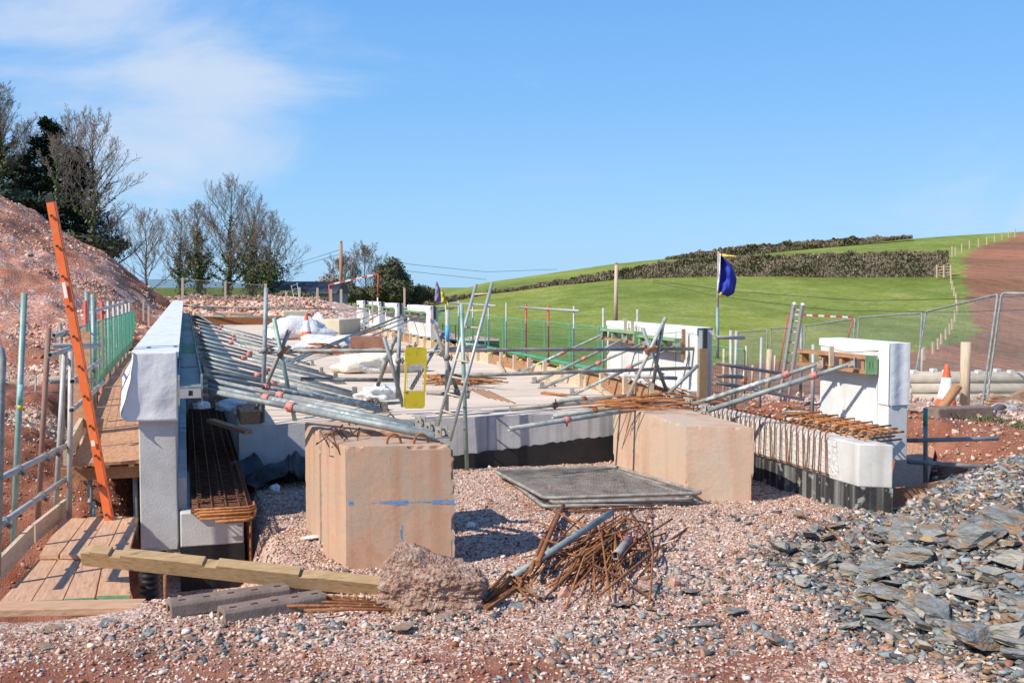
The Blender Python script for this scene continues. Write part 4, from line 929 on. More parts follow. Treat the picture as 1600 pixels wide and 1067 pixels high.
# ------------------------------------------------------------------ right wing wall with starter bars
a, b = Uz(1340, 803), Uz(1391, 806)
x0, y0 = a.x, a.y; x1, y1 = b.x+.02, b.y
W0 = thing('wing_wall', 'right stub wall with rusty starter bars and black streaked foot', 'wing wall', (6.2, 8.5, -.1))
mb = MB(); mb.hexa([(x0,y0,.26),(x1,y1,.26),(x1+.12,12,.26),(x0+.0,12,.26),(x0,y0,.67),(x1,y1,.67),(x1+.12,12,.66),(x0+.0,12,.66)]); mb.build('wall', M['concrete'], W0, bevel=.012)
mb = MB(); mb.hexa([(x0-.004,y0+.3,.30),(x0,y0+.3,.30),(x0,12,.30),(x0-.004,12,.30),(x0-.012,y0+.35,.64),(x0,y0+.35,.64),(x0,12,.64),(x0-.012,12,.64)]); mb.build('scabbled_face', M['rough_concrete'], W0)
mb = MB(); mb.hexa([(x0-.003,y0-.003,-.35),(x1+.003,y1-.003,-.35),(x1+.12,12,-.35),(x0-.003,12,-.35),(x0-.003,y0-.003,.26),(x1+.003,y1-.003,.26),(x1+.12,12,.26),(x0-.003,12,.26)]); mb.build('waterproofing', M['bitumen_drips'], W0)
random.seed(4)
mb = MB()                                               # white drips running over the bitumen
for k in range(70):
    t_ = random.random(); y = y0+(12-y0)*t_*t_; l = random.uniform(.03, .2); w_ = random.uniform(.006, .02)
    mb.box(x0-.0065, x0-.0032, y, y+w_*2, .26-l, .27)
for k in range(7):
    u = random.random(); px_ = x0+(x1-x0)*u; py_ = y0+(y1-y0)*u; l = random.uniform(.06, .26); mb.box(px_, px_+.008, py_-.009, py_-.0035, .26-l, .265)
for k in range(30):                                     # starter bars: hooked at top and at foot
    y = 8.98+k*.105+random.uniform(-.012, .012); x = x0-.035; tl = random.uniform(-.03, .03)
    pts = [(x+.14, y+.01, .70)]+[(x+.07-.07*math.sin(q), y, .685+.055*math.cos(q)) for q in (.2, .7, 1.2, 1.57)]+[(x+.002, y+tl*.5, .50), (x, y+tl, .33), (x+.01, y+tl, .295), (x+.03, y+tl, .30)]
    MB().path(pts, .0085, 6).build('starter_bar', M['rust'], W0)
MB().path([(x0-.03, 8.95, .305), (x0-.03, 12, .305)], .007, 5).build('tie_bar', M['rust_dark'], W0)
# stack of loose hairpins on top of the wing wall
for k in range(16):
    y = 8.62+k*.10; z = .70+.018*(k % 3); cx = 6.28
    pts = [(cx+.42, y+.06, z+.035), (cx+.05, y, z+.03)]+[(cx+.0-.075*math.sin(q), y-.01*k*0, z-.015+.045*math.cos(q)) for q in (.3, .9, 1.57, 2.2, 2.8)]+[(cx+.08, y+.02, z-.045), (cx+.40, y+.07, z-.04)]
    tag(MB().path(pts, .010, 6).build('hairpin_bar', M['rust_bright'], loc=(cx, y, z)), 'orange-rusted hairpin bar stacked on the right wing wall below the small panel', 'hairpin bar', 'hairpin bars stacked on the right wing wall')
for k in range(5):
    tag(MB().path([(6.32+.07*k, 8.6, .748+.012*(k%2)), (6.30+.07*k, 10.3, .752)], .009, 6).build('rebar', M['rust_bright'], loc=(6.32+.07*k, 8.6, .75)), 'straight orange-rusted bar lying along the stack of hairpins', 'rebar', 'straight bars over the hairpin stack')
# ------------------------------------------------------------------ right parapet panels
def rpanel(y0, y1, z0, label, ledge=True, white=True, near=False):
    t = thing('parapet_unit', label, 'parapet', (6.8, y0, z0), 'right parapet panels'); X0, X1 = 6.72, 6.95
    MB().box(X0, X1, y0, y1, z0, 1.575).build('panel', M['panel_concrete'], t, bevel=.008)
    if near: MB().box(6.46, X0-.002, y0-.02, y1+.35, .56, .74).build('ledge', M['concrete'], t, bevel=.01)
    elif ledge: MB().box(6.60, X0-.002, y0, y1, .50, .72).build('ledge', M['concrete'], t, bevel=.01)
    mb = MB(); L_ = y1-y0
    def f(u, v):
        q = v*3; y = y0-.012+u*(L_+.024); wob = .01*noise.noise((y*3, 1, 0))
        dp = .085+.06*noise.noise((y*1.3, 5, 2)) if white else .05
        if q < 1: return (X0-.004-.010*(1-q)*abs(noise.noise((y*4,0,0))), y, 1.580-dp*(1-q))
        if q < 2: return (X0-.004+(X1-X0+.008)*(q-1), y, 1.581+.4*wob)
        return (X1+.008, y, 1.585-.1*(q-2))
    sheet_grid(mb, f, 26, 12)
    if near:                                             # the sheet also wraps the near end
        def g(u, v): return (X0-.085*(1-v)*0-.19*0+(X1-X0)*u, y0-.014-.006*math.sin(u*8), 1.585-v*.62)
        sheet_grid(mb, g, 10, 14)
        def g2(u, v): return (X0-.011, y0-.012+.17*u, 1.585-v*.62)
        sheet_grid(mb, g2, 6, 14)
    solid(mb.build('cover', M['white_sheet'], t, smooth=False), .003)
    return t, X0, X1
t, X0, X1 = rpanel(8.95, 10.15, .40, 'nearest right parapet panel, short, with white sheet folded over its near end', near=True)
MB().box(X0-.012, X0-.001, 9.12, 10.1, .745, 1.28).build('smooth_face', M['panel_concrete'], t)
t, X0, X1 = rpanel(13.1, 16.35, .45, 'long right parapet panel with two walers and a brown board on its end')
MB().box(6.80, 6.86, 13.07, 13.099, 1.25, 1.57).build('joint_filler', M['insul'], t)
MB().box(6.735, 6.86, 13.05, 13.085, .55, 1.30).build('end_board', M['brownboard'], t)
for k in range(4): MB().box(6.7155, 6.7195, 13.75+k*.65, 13.756+k*.65, .74, 1.5).build('seam', M['insul'], t)
def far(y0, y1, lb):
    t, X0, X1 = rpanel(y0, y1, .45, lb); MB().box(6.80, 6.87, y0-.03, y0-.001, 1.22, 1.6).build('joint_filler', M['insul'], t)
far(29.6, 32.9, 'far right parapet panel with black joint strip, right of the yellow plate'); far(34.6, 36.8, 'parapet panel second from the far end group, partly cream'); far(38.0, 40.2, 'small distant parapet panel third in the far group'); far(41.6, 43.2, 'most distant right parapet panel at the deck end')
# walers on the right panels
def waler(y0, y1, z, label, green=True, X=6.70):
    t = thing('formwork_beam', label, 'formwork beam', (X-.08, y0, z), 'walers on the right parapet panels')
    MB().box(X-.15, X-.02, y0, y1, z+.055, z+.09).build('rail', M['timber_brown' if not green else 'green_beam'], t)
    MB().box(X-.15, X-.02, y0, y1, z-.09, z-.055).build('rail', M['timber_brown'], t)
    for k in range(4): y = y0+.05+(y1-y0-.12)*k/3; MB().box(X-.13, X-.04, y, y+.05, z-.055, z+.055).build('spacer', M['green_beam' if green else 'timber_brown'], t)
    mb = MB(); mb.box(X-.155, X-.015, y0-.012, y0-.001, z-.095, z-.03); mb.box(X-.155, X-.015, y0-.012, y0-.001, z+.03, z+.095); mb.box(X-.155, X-.11, y0-.012, y0-.001, z-.03, z+.03); mb.box(X-.06, X-.015, y0-.012, y0-.001, z-.03, z+.03); mb.box(X-.095, X-.075, y0-.012, y0-.001, z-.03, z+.03)
    mb.build('end_plate', M['green_beam'], t)
    return t
waler(9.1, 10.35, 1.36, 'brown timber waler on the small near right panel', False)
waler(14.85, 16.25, 1.37, 'green-ended waler at the far half of the long right panel')
waler(13.45, 14.75, 1.33, 'green-ended waler at the near half of the long right panel')
waler(30.2, 32.6, 1.33, 'green and brown waler on the far right panel above the yellow plate'); waler(35.0, 36.6, 1.36, 'small green waler on the cream distant panel'); waler(38.2, 39.9, 1.38, 'tiny green waler third panel of the far group')
for (px, y0_, y1_, X_) in [(963, 415, 505, 6.62), (897, 500, 545, 6.6), (1217, 533, 562, 0)]: pass
for a, b, lb in [(UX(977, 497, 6.64), UX(977, 535, 6.64), 'short timber strip wedged over the far waler of the long panel'), (UX(988, 502, 6.64), UX(988, 543, 6.64), 'orange timber strip behind the far waler of the long panel'), (UX(1068, 514, 6.62), UX(1068, 562, 6.62), 'rounded grey strip hanging behind the near waler of the long panel'), (UX(1299, 541, 6.52), UX(1299, 572, 6.52), 'pale timber cleat on the brown waler of the small panel'), (UX(1300, 571, 6.56), UX(1300, 580, 6.56), 'dark timber stub below the brown waler')]:
    tag(MB().beam(a, b, .05, .025, (0,1,0)).build('timber_strip', M['timber_brown' if 'grey' in lb or 'dark' in lb else 'timber_pale'], loc=b), lb, 'timber strip')
# ------------------------------------------------------------------ push-pull props
def prop(top, foot, label, group, r=.026, m='galv', split=.33, head=True, nut='pinkred'):
    top, foot = Vector(top), Vector(foot); t = thing('prop', label, 'prop', foot, group); d = (top-foot).normalized(); L_ = (top-foot).length
    s_ = top-d*(L_*split)
    MB().tube(foot+d*.05, s_, r, 12).build('outer_tube', M[m], t)
    mb = MB(); mb.tube(s_+d*.001, top-d*.03, r*.78, 12)
    mb.build('inner_tube', M['galv' if m != 'galv_dull' else 'galv_dull'], t)
    sd = d.cross(Vector((0,0,1))).normalized()
    nt_ = MB().tube(s_-d*.05, s_+d*.025, r*1.35, 10).build('nut', M[nut], t); MB().tube(s_-sd*r*2.3, s_+sd*r*2.3, .007, 6).build('handle', M[nut], nt_)
    mb = MB(); mb.box(foot.x-.055, foot.x+.055, foot.y-.06, foot.y+.06, foot.z-.002, foot.z+.008)
    for s2 in (-1, 1): mb.beam(foot+sd*(s2*r*1.2)+Vector((0,0,.004)), foot+sd*(s2*r*1.2)+Vector((0,0,.09)), .006, .06, d)
    fp_ = mb.build('foot_plate', M['galv_dull'], t); MB().tube(foot+Vector((0,0,.06))-sd*r*1.8, foot+Vector((0,0,.06))+sd*r*1.8, .008, 6).build('pin', M['galv_dull'], fp_)
    if head:
        mb = MB(); mb.beam(top+Vector((0,0,-.05)), top+Vector((0,0,.05)), .07, .012, d)
        for s2 in (-1, 1): mb.beam(top-d*.07+sd*(s2*r), top+sd*(s2*r), .05, .006, sd)
        mb.build('head_plate', M['galv_dull'], t)
    return t
G = 'props bracing the left parapet'
prop((.16, 9.95, 1.215), Uz(690, 683, .985), 'nearest prop of the left parapet, footed on the front block', G, .034, 'galv', .40)
prop((.16, 10.15, 1.24), Uz(683, 679, .975)+Vector((-.03,.12,0)), 'cement-splashed white prop just behind the nearest one', G, .031, 'splashed', .30)
prop((.16, 10.55, 1.27), Uz(657, 667, .955), 'third nearest prop of the left parapet, footed on the rear block', G, .029, 'galv', .38)
ys_ = [11.0, 11.7, 12.5, 13.2, 14.2, 15.0, 16.3, 17.6, 19.2, 21, 23, 25.5, 28, 31]
for i, y in enumerate(ys_):
    prop((.16, y, 1.27), (2.35+.05*math.sin(i*2.1), y+.35*math.sin(i*1.3), DZ+.006) if i > 1 else ((2.32, 12.9 if i == 0 else 13.5, DZ+.006)), '%s prop of the left parapet counted from the near end, footed on the deck' % ORD[i+3], G, .026, 'galv' if i % 3 else 'splashed', .3+.12*((i*7) % 3)/2)
# long tubes lying slanted over the left props
for (a, b, lb) in [(Vector((.3, 36, 1.3)), Uz(395, 545, .64), 'long dark tube sloping from the far left parapet over the props'), (Vector((.3, 40, 1.5)), Uz(352, 494, 1.0), 'far grey tube lying high behind the left props')]:
    tag(MB().tube(a, b, .024, 10).build('scaffold_tube', M['galv'], loc=b), lb, 'tube')
G = 'props bracing the right parapet'
for tp, ft, zf, lb in [((1287,566),(1076,634),.775,'left prop of the pair bracing the small near right panel'), ((1336,566),(1101,643),.775,'right prop of the pair bracing the small near right panel'),
    ((943,522),(810,583),DZ+.006,'farthest of the four props bracing the long right panel'), ((980,527),(835,598),DZ+.006,'second farthest of the four props bracing the long right panel'), ((1010,534),(847,606),DZ+.006,'red-nut prop, third farthest bracing the long right panel'), ((1062,537),(894,617),DZ+.006,'nearest of the four props bracing the long right panel'),
    ((664,491),(520,550),DZ+.006,'nearest prop bracing the far right panel above the yellow plate'), ((652,490),(505,545),DZ+.006,'second prop bracing the far right panel'), ((637,489),(445,566),DZ+.006,'very long prop from the far right panel down to mid deck'), ((624,495),(437,574),DZ+.006,'lowest very long prop crossing mid deck'),
    ((606,484),(548,516),DZ+.006,'prop bracing the cream distant panel'), ((600,483),(530,514),DZ+.006,'second prop bracing the cream distant panel'), ((578,482),(500,510),DZ+.006,'prop bracing the third distant panel'), ((560,478),(480,505),DZ+.006,'prop bracing the farthest panel')]:
    X_ = 6.54 if tp[0] < 1200 else 6.5
    prop(UX(*tp, X_), Uz(*ft, zf), lb, G, .028 if tp[0] > 1200 else .025, 'galv' if ft[0] % 2 else 'splashed', .25 if tp[0] > 1200 else .45)
# ------------------------------------------------------------------ tubes lying on the deck edge
G = 'tubes lying on the deck edge'
for a, b, za, zb, lb, m_ in [((795,670),(1065,628),.66,.80,'longest loose tube, overhanging the deck edge with its green end','galv'), ((863,651),(1062,622),.66,.80,'loose tube with couplers lying behind the overhanging one','galv'), ((797,638),(1010,622),.66,.70,'dark loose tube lying third from the deck edge','galv_dull'), ((868,626),(1000,618),.66,.68,'shortest pale loose tube with a blue mark','galv')]:
    a, b = Uz(*a, za), Uz(*b, zb); t = thing('scaffold_tube', lb, 'tube', a, G); MB().pipe(a, b, .0265).build('tube', M[m_], t)
    c_ = Vector(a).lerp(Vector(b), .3); d_ = (Vector(b)-Vector(a)).normalized(); MB().tube(c_, c_+d_*.06, .038, 8).tube(c_+d_*.03-Vector((0,0,.07)), c_+d_*.03, .012, 6).build('coupler', M['pinkred' if 'longest' in lb else 'rust'], t)
t_y = UY(666, 615, 12.6)
# pile of rusty bars around the block top
random.seed(15)
for i in range(38):
    cx, cy = random.uniform(960, 1075), random.uniform(618, 640); a = Uz(cx-random.uniform(30, 75), cy+random.uniform(-3, 6), .76+.02*random.random()); b = Uz(cx+random.uniform(20, 70), cy+random.uniform(-6, 4), .78+.05*random.random())
    m_ = Vector(a).lerp(Vector(b), .5)+Vector((0, random.uniform(-.1, .1), random.uniform(0, .04)))
    tag(MB().path([a, m_, b], .008, 5).build('rebar', M[random.choice(('rust','rust_bright'))], loc=a), 'rusty bar in the loose pile on top of the right-hand block', 'rebar', 'bars piled over the right-hand block')
for i, (px, py) in enumerate([(720, 590), (1085-200, 612), (560, 535)]): pass
random.seed(16)
for i in range(26):
    a = Uz(random.uniform(660, 700), random.uniform(583, 602), .68+.1*random.random()); b = Uz(random.uniform(745, 795), random.uniform(583, 600), .66+.1*random.random())
    tag(MB().path([a, Vector(a).lerp(Vector(b), .5)+Vector((0, random.uniform(-.1,.1), .02)), b], .011, 5).build('rebar', M[random.choice(('rust','rust_bright'))], loc=a), 'rusty bar of the bundle on the deck right of the yellow plate', 'rebar', 'bars bundled behind the yellow plate')
a, b = Uz(664, 601, .62), Uz(770, 600, .62)
tag(MB().beam(Vector(a)+Vector((0,0,.06)), Vector(b)+Vector((0,0,.06)), .1, .10).build('timber_bearer', M['timber_pale'], loc=a), 'timber bearer under the rusty bar bundle on the deck', 'timber')
random.seed(19)
for i in range(7):
    a = Uz(845+random.uniform(-4, 40), 613+random.uniform(-1, 3), .63); b = Uz(880+random.uniform(-5, 12), 617+random.uniform(-2, 2), .65)
    tag(MB().path([a, b], .012, 5).build('rebar', M['rust_bright'], loc=a), 'short rusty offcut on the deck beside the nearest prop foot', 'rebar', 'offcuts on the deck')
random.seed(20)
for i in range(5):
    a = Uz(730+i*8, 606+i, .63); b = Uz(765+i*10, 622+2*i, .63); tag(MB().path([a, b], .007, 5).build('rebar', M['rust'], loc=a), 'thin loose bar lying on the deck in front of the bundle', 'rebar', 'thin bars loose on the deck')
# ------------------------------------------------------------------ deck edge barrier of tubes
G = 'tubes of the deck edge barrier'
def tube1(pa, pb, Ya, Yb, label, m_='galv', r=.0245, group=G, name='scaffold_tube', coup=True):
    a, b = UY(*pa, Ya), UY(*pb, Yb); t = thing(name, label, 'tube', a, group); MB().pipe(a, b, r).build('tube', M[m_], t)
    return t, Vector(a), Vector(b)
YB = 12.3
def couplers(t, a, b, ks):
    d_ = (b-a).normalized()
    for k in ks:
        c_ = a.lerp(b, k); s_ = d_.cross(Vector((.3,1,.2))).normalized()
        mb = MB(); mb.tube(c_-d_*.03, c_+d_*.03, .037, 8); mb.beam(c_, c_+s_*.07, .03, .03); cp_ = mb.build('coupler', M['galv_dull'], t); MB().tube(c_+s_*.05-d_*.04, c_+s_*.05+d_*.04, .010, 6).build('bolt', M['rust'], cp_)
R1 = tube1((404,549),(1088,545), YB, 13.2, 'upper long dark rail crossing the whole deck edge', 'galv_dull'); couplers(R1[0], R1[1], R1[2], (.02, .055, .30, .9))
R2 = tube1((470,592),(620,594), YB, YB+.1, 'lower left rail of the deck edge barrier', 'galv_dull')
R3 = tube1((690,588),(1080,575), YB, 13.3, 'lower right rail of the deck edge barrier', 'galv_dull'); couplers(R3[0], R3[1], R3[2], (.03, .84))
R4 = tube1((666,549),(760,541), YB-.1, YB-.1, 'short rusty-ended rail above the yellow plate', 'galv_pale')
R5 = tube1((666,613),(733,618), YB-.1, YB-.2, 'short low tube clamped to the ladder', 'galv_dull'); couplers(R5[0], R5[1], R5[2], (.7, .95))
R6 = tube1((975,587),(1058,591), 12.8, 12.6, 'short tube clamped low on the right trestle', 'galv_pale'); couplers(R6[0], R6[1], R6[2], (.25, .7))
for pa, pb, lb, m_, ya in [((416,450),(410,660),'tallest upright at the left end of the deck edge barrier','galv',11.9), ((624,513),(621,622),'upright just left of the yellow plate','galv',12.3), ((699,484),(698,645),'upright with a bright blue band right of the yellow plate','galv_pale',12.1), ((721,475),(730,741),'greenish upright standing on the gravel behind the ladder','galv_green',11.85)]:
    t, a, b = tube1(pa, pb, ya, ya, lb, m_)
    if 'blue band' in lb: p0, p1 = UY(699, 508, 12.1), UY(699, 534, 12.1); MB().tube(p0, p1, .0262, 14).build('painted_band', mat('blue_band', [(.05,.35,.7),(.1,.42,.78)], 8, .5), t)
    couplers(t, a, b, (.46,))
def trestle(legs, label, Yt=12.2):
    t = thing('tube_trestle', label, 'trestle', UY(*legs[0][1], Yt), 'crossed tube trestles')
    for i, (pa, pb, m_) in enumerate(legs):
        a, b = UY(*pa, Yt+.05*(i % 2)-.1), UY(*pb, Yt+.05*(i % 2)+.06*i); MB().pipe(a, b, .0245).build('leg', M[m_], t)
    return t
t = trestle([((428,497),(462,664),'galv_green'),((452,516),(395,652),'galv_dull')], 'leftmost crossed tube trestle in front of the upright by the props'); c_ = UY(441, 550, 12.15); MB().beam(Vector(c_)-Vector((.05,0,.05)), Vector(c_)+Vector((.05,0,.05)), .09, .05).build('coupler', M['rust_dark'], t)
t = trestle([((600,526),(630,635),'galv'),((618,525),(590,603),'galv_dull')], 'crossed tube trestle left of the yellow plate'); c_ = UY(607, 556, 12.15); MB().beam(Vector(c_)-Vector((.04,0,.05)), Vector(c_)+Vector((.04,0,.05)), .08, .05).build('coupler', M['galv_dull'], t)
t = trestle([((677,507),(717,617),'galv_dull'),((695,518),(642,608),'galv')], 'crossed tube trestle between yellow plate and ladder'); c_ = UY(692, 549, 12.15); MB().beam(Vector(c_)-Vector((.04,0,.05)), Vector(c_)+Vector((.04,0,.05)), .08, .05).build('coupler', M['galv_dull'], t)
t = trestle([((1040,496),(980,622),'galv_pale'),((1004,513),(1045,619),'galv'),((1037,501),(1017,620),'galv_dull')], 'three-legged tube trestle in front of the long right panel', 12.5); a, b = UY(1090, 571, 12.4), UY(1043, 616, 12.4); MB().pipe(a, b, .0245).build('brace', M['galv'], t); c_ = UY(1015, 546, 12.4); MB().beam(Vector(c_)-Vector((.05,0,.03)), Vector(c_)+Vector((.07,0,.02)), .09, .05).build('coupler', M['rust'], t)
t, a, b = tube1((1005, 640),(983, 723), 11.9, 11.2, 'thin strip leaning on the left face of the right-hand block', 'galv_dull', .008, None)
# yellow plate barrier
Yp = 11.95
def PY(x, y): return UY(x, y, Yp)
t = thing('ladder_guard', 'yellow plastic ladder guard with mesh middle hung on the deck edge barrier', 'ladder guard', PY(648, 638))
def rrect(x0, x1, y0, y1, r, tl=True, bl=False):
    P = []
    for cx, cy, a0, use in ((x1-r, y0+r, -90, tl), (x1-r, y1-r, 0, bl), (x0+r, y1-r, 90, bl), (x0+r, y0+r, 180, tl)):
        if use:
            for k in range(5): a = math.radians(a0+90*k/4); P.append((cx+r*math.cos(a), cy+r*math.sin(a)))
        else: P.append((cx+(r if a0 in (0,-90) else -r), cy+(r if a0 in (0, 90) else -r)))
    return P
for (x0_, x1_, y0_, y1_, tl, bl) in ((633, 667, 542.5, 569, True, False), (631, 664, 611, 638, False, True)):
    poly = [PY(x, y) for x, y in rrect(x0_, x1_, y0_, y1_, 5, tl, bl)]; mb = MB(); n = len(poly); mb.v = [tuple(p) for p in poly]+[(p.x, p.y+.03, p.z) for p in poly]
    mb.face(range(n)); mb.face(list(range(n, 2*n))[::-1])
    for i in range(n): j = (i+1) % n; mb.face((j, i, n+i, n+j))
    mb.build('plate', M['yellow'], t)
for xa, xb in ((634.5, 632.5), (665, 663)): MB().beam(PY(xa, 568), PY(xb, 612), .022, .022, (0,1,0)).build('side_rail', M['yellow'], t)
mb = MB()
for k in range(9): mb.tube(PY(638+k*3, 569), PY(636+k*3, 611), .0011, 4)
for k in range(9): mb.tube(PY(635, 572+k*4.6), PY(664, 572+k*4.6), .0011, 4)
mb.build('wire_mesh', M['galv_pale'], t)
# ladders
def ladder(a0, a1, b0, b1, n, label, m_, rm, r=.018, rr=.010, first=.06, last=.96, box=None, mo=None):
    a0, a1, b0, b1 = map(Vector, (a0, a1, b0, b1)); t = thing('ladder', label, 'ladder', a0)
    for p, q in ((a0, a1), (b0, b1)):
        mb = MB()
        if box: mb.beam(p, q, box[0], box[1], mo or (0,1,0))
        else: mb.pipe(p, q, r)
        mb.build('stile', M[m_], t)
    for k in range(n):
        f_ = first+(last-first)*k/(n-1); MB().tube(a0.lerp(a1, f_), b0.lerp(b1, f_), rr, 6).build('rung', M[rm], t)
    return t
Yl = 11.75
ladder(UY(680,679,Yl), UY(744,444,Yl+.25), UY(703,689,Yl-.15), UY(769,442,Yl+.1), 9, 'grey pole ladder standing at the deck edge right of the yellow plate', 'alu', 'timber_pale', .020, .011, .05, .93)
ladder(Uz(1215,645,-.1)+Vector((0,0,0)), U(1241,474,16.4), Uz(1228,646,-.1), U(1254,475,16.2), 11, 'aluminium ladder leaning among fences right of the long panel', 'pale_alu', 'pale_alu', box=(.045,.05), first=.04, last=.95)
a0 = Uz(171, 818, .02); a1 = U(78, 312, 9.35); off = Vector((a1.x, a1.y, 0)).normalized()*.30+Rv*.02
t = ladder(a0, a1, a0+off, a1+off, 11, 'bright orange fibreglass ladder rising from the lower boards', 'orange', 'galv_dull', box=(.068,.026), rr=.014, first=.03, last=.95, mo=(Fv.x, Fv.y, 0))
mb = MB(); d_ = (Vector(a1)-Vector(a0)).normalized(); nf = -Vector((Fv.x, Fv.y, 0)).normalized()
for k in range(11): c_ = Vector(a0).lerp(Vector(a1), .03+.92*k/10)+nf*.0345; mb.tube(c_-nf*.01, c_+nf*.002, .013, 8)
mb.build('rung_end', M['insul'], t)
MB().beam(a1-d_*.02, a1+d_*.04, .075, .034, (Fv.x, Fv.y, 0)).build('end_cap', M['insul'], t)
c_ = Vector(a0).lerp(Vector(a1), .70)+nf*.036; MB().beam(c_, c_+d_*.14, .03, .002, nf).build('sticker', M['white'], t)
c_ = Vector(a0).lerp(Vector(a1), .245)+nf*.036; MB().beam(c_, c_+d_*.05, .03, .002, nf).build('sticker', M['white'], t)
ladder(U(463,480,50), U(455,446,50.5), U(471,482,50), U(464,442,50.5), 6, 'small distant ladder standing on the rubble bank', 'alu', 'alu', .02, .012)
# ------------------------------------------------------------------ things on the far deck
def dpt(px, py, z=DZ): return Uz(px, py, z)
def at_px(px, py): p = Uz(px, py, DZ); return (p.x, p.y, DZ)
crumple('bulk_bag', at_px(467, 530), .95, .5, .40, M['white_poly'], 'large crumpled white bulk bag on the far deck behind the cone', 'bulk bag', 11, 'white bags on the far deck')
crumple('bulk_bag', at_px(500, 521), .30, .3, .42, M['white_poly'], 'upright narrow white bag right of the large bulk bag', 'bulk bag', 12, 'white bags on the far deck')
crumple('bulk_bag', at_px(500, 542), .55, .5, .22, M['white_poly'], 'slumped white bag lying right of the cone', 'bulk bag', 13, 'white bags on the far deck')
crumple('bulk_bag', at_px(538, 545), .45, .4, .22, M['white_poly'], 'flattened white bag left of the brown steel box', 'bulk bag', 17, 'white bags on the far deck')
crumple('bulk_bag', at_px(460, 548), .55, .3, .08, M['white_poly'], 'flat white sack lying nearer than the cone', 'bulk bag', 18, 'white bags on the far deck')
p = Uz(592, 583, DZ); crumple('tarpaulin', (p.x, p.y+.3, DZ), .72, .42, .24, M['cream_sheet'], 'cream tarpaulin bundle on the deck left of the yellow plate', 'tarpaulin', 14, amp=.42)
p = Uz(642, 580, DZ); crumple('plastic_bag', (p.x, p.y+.2, DZ), .18, .2, .16, M['white_poly'], 'white bag right of the cream tarpaulin behind the yellow plate', 'plastic bag', 15)
p = Uz(592, 632, DZ); crumple('plastic_sheet', (p.x, p.y+.1, DZ+.06), .26, .18, .13, M['white_poly'], 'torn clear plastic sheeting on the deck behind the rear block', 'plastic sheet', 16, amp=.6)
a = at_px(550, 551); b = at_px(603, 551)
t = thing('steel_box', 'brown rusty steel box frame standing on short legs on mid deck', 'steel box', a); w_ = b[0]-a[0]
z0, z1 = .74, 1.0; MB().beam((a[0], a[1], (z0+z1)/2), (b[0], b[1], (z0+z1)/2), .5, z1-z0).build('body', M['brown_steel'], t, bevel=.01)
for k in (0.05, .3, .95): MB().beam((a[0]+w_*k, a[1]+(b[1]-a[1])*k-.0, DZ), (a[0]+w_*k, a[1]+(b[1]-a[1])*k, z0-.001), .07, .07, (0,1,0)).build('leg', M['rust'], t)
random.seed(31)
for i in range(20):
    a = at_px(random.uniform(480, 510), random.uniform(548, 556)); b = at_px(random.uniform(515, 550), random.uniform(540, 555)); zz = random.uniform(.02, .25)
    tag(MB().beam((a[0], a[1], DZ+zz), (b[0], b[1], DZ+zz*.5), .04, .03).build('batten', M['rust_bright'], loc=a), 'orange-brown batten in the loose pile left of the brown steel box', 'batten', 'battens piled on mid deck')
a = at_px(512, 523); b = at_px(546, 519)
tag(MB().beam((a[0], a[1], DZ+.24), (b[0], b[1], DZ+.24), .8, .48).build('concrete_block', M['buff'], loc=a, bevel=.02), 'buff rectangular concrete block at the far right of the deck', 'concrete block')
tag(MB().beam(tuple(Vector(at_px(285, 508))+Vector((0,0,.18))), tuple(Vector(at_px(440, 507))+Vector((0,0,.18))), .06, .36).build('edge_board', M['rust'], loc=at_px(360, 507)), 'long rust-brown board closing the far left end of the deck', 'board')
tag(MB().beam(tuple(Vector(at_px(585, 507))+Vector((0,0,.12))), tuple(Vector(at_px(650, 505))+Vector((0,0,.12))), .06, .2).build('edge_board', M['timber_brown'], loc=at_px(600, 507)), 'brown board at the far end of the deck before the small panels', 'board')
for (px, py, w_, h_, lb, m_) in [(350, 507, 1.0, .55, 'tan concrete block behind the far left end of the deck', 'pink_concrete2'), (376, 506, 1.0, .5, 'darker tan concrete block right of its neighbour at the far deck end', 'pink_concrete'), (462, 498, 1.1, .35, 'sandy flat stack on the rubble beyond the deck', 'buff')]:
    c_ = U(px, py, 47); tag(MB().box(c_.x-w_/2, c_.x+w_/2, c_.y, c_.y+.8, c_.z-.3, c_.z+h_).build('concrete_block', M[m_], loc=c_, bevel=.04), lb, 'concrete block')
def cone(c_, h_, label, thick=1):
    t = thing('traffic_cone', label, 'traffic cone', c_, 'traffic cones'); c_ = Vector(c_)
    prof = [(.0,.19),(.03,.17),(.4,.115),(.78,.055),(1.,.028)]
    def seg(z0, z1, name, m_, e=0):
        n = 18; B = 0; mb = MB(); st_ = [(z0+(z1-z0)*k/4) for k in range(5)]
        for z in st_:
            r = (lerp_tab(prof, z)+e)*h_/ .75
            for i in range(n): a = 2*math.pi*i/n; mb.v.append((c_.x+r*math.cos(a), c_.y+r*math.sin(a), c_.z+z*h_))
        for k in range(4):
            for i in range(n): j = (i+1) % n; mb.face((k*n+i, k*n+j, (k+1)*n+j, (k+1)*n+i), True)
        mb.face(range(4*n, 5*n)); mb.build(name, M[m_], t)
    seg(.04, .33, 'lower_body', 'cone_orange'); seg(.33, .74, 'sleeve', 'white', .002); seg(.74, 1.0, 'tip', 'cone_orange')
    MB().box(c_.x-.21*h_/.75, c_.x+.21*h_/.75, c_.y-.21*h_/.75, c_.y+.21*h_/.75, c_.z, c_.z+.04*h_).build('base', M['cone_orange'], t, bevel=.01)
cone(Uz(479, 532, DZ), .78, 'small traffic cone on the far deck in front of the white bulk bags')
p = U(1478, 640, 17.3); p.z = site_z(p.x, p.y)-.01; cone(p, .84, 'large traffic cone behind the right trench beside the thick round post')
p = U(1164, 596, 34); cone(p, .50, 'small distant traffic cone right of the long panel')
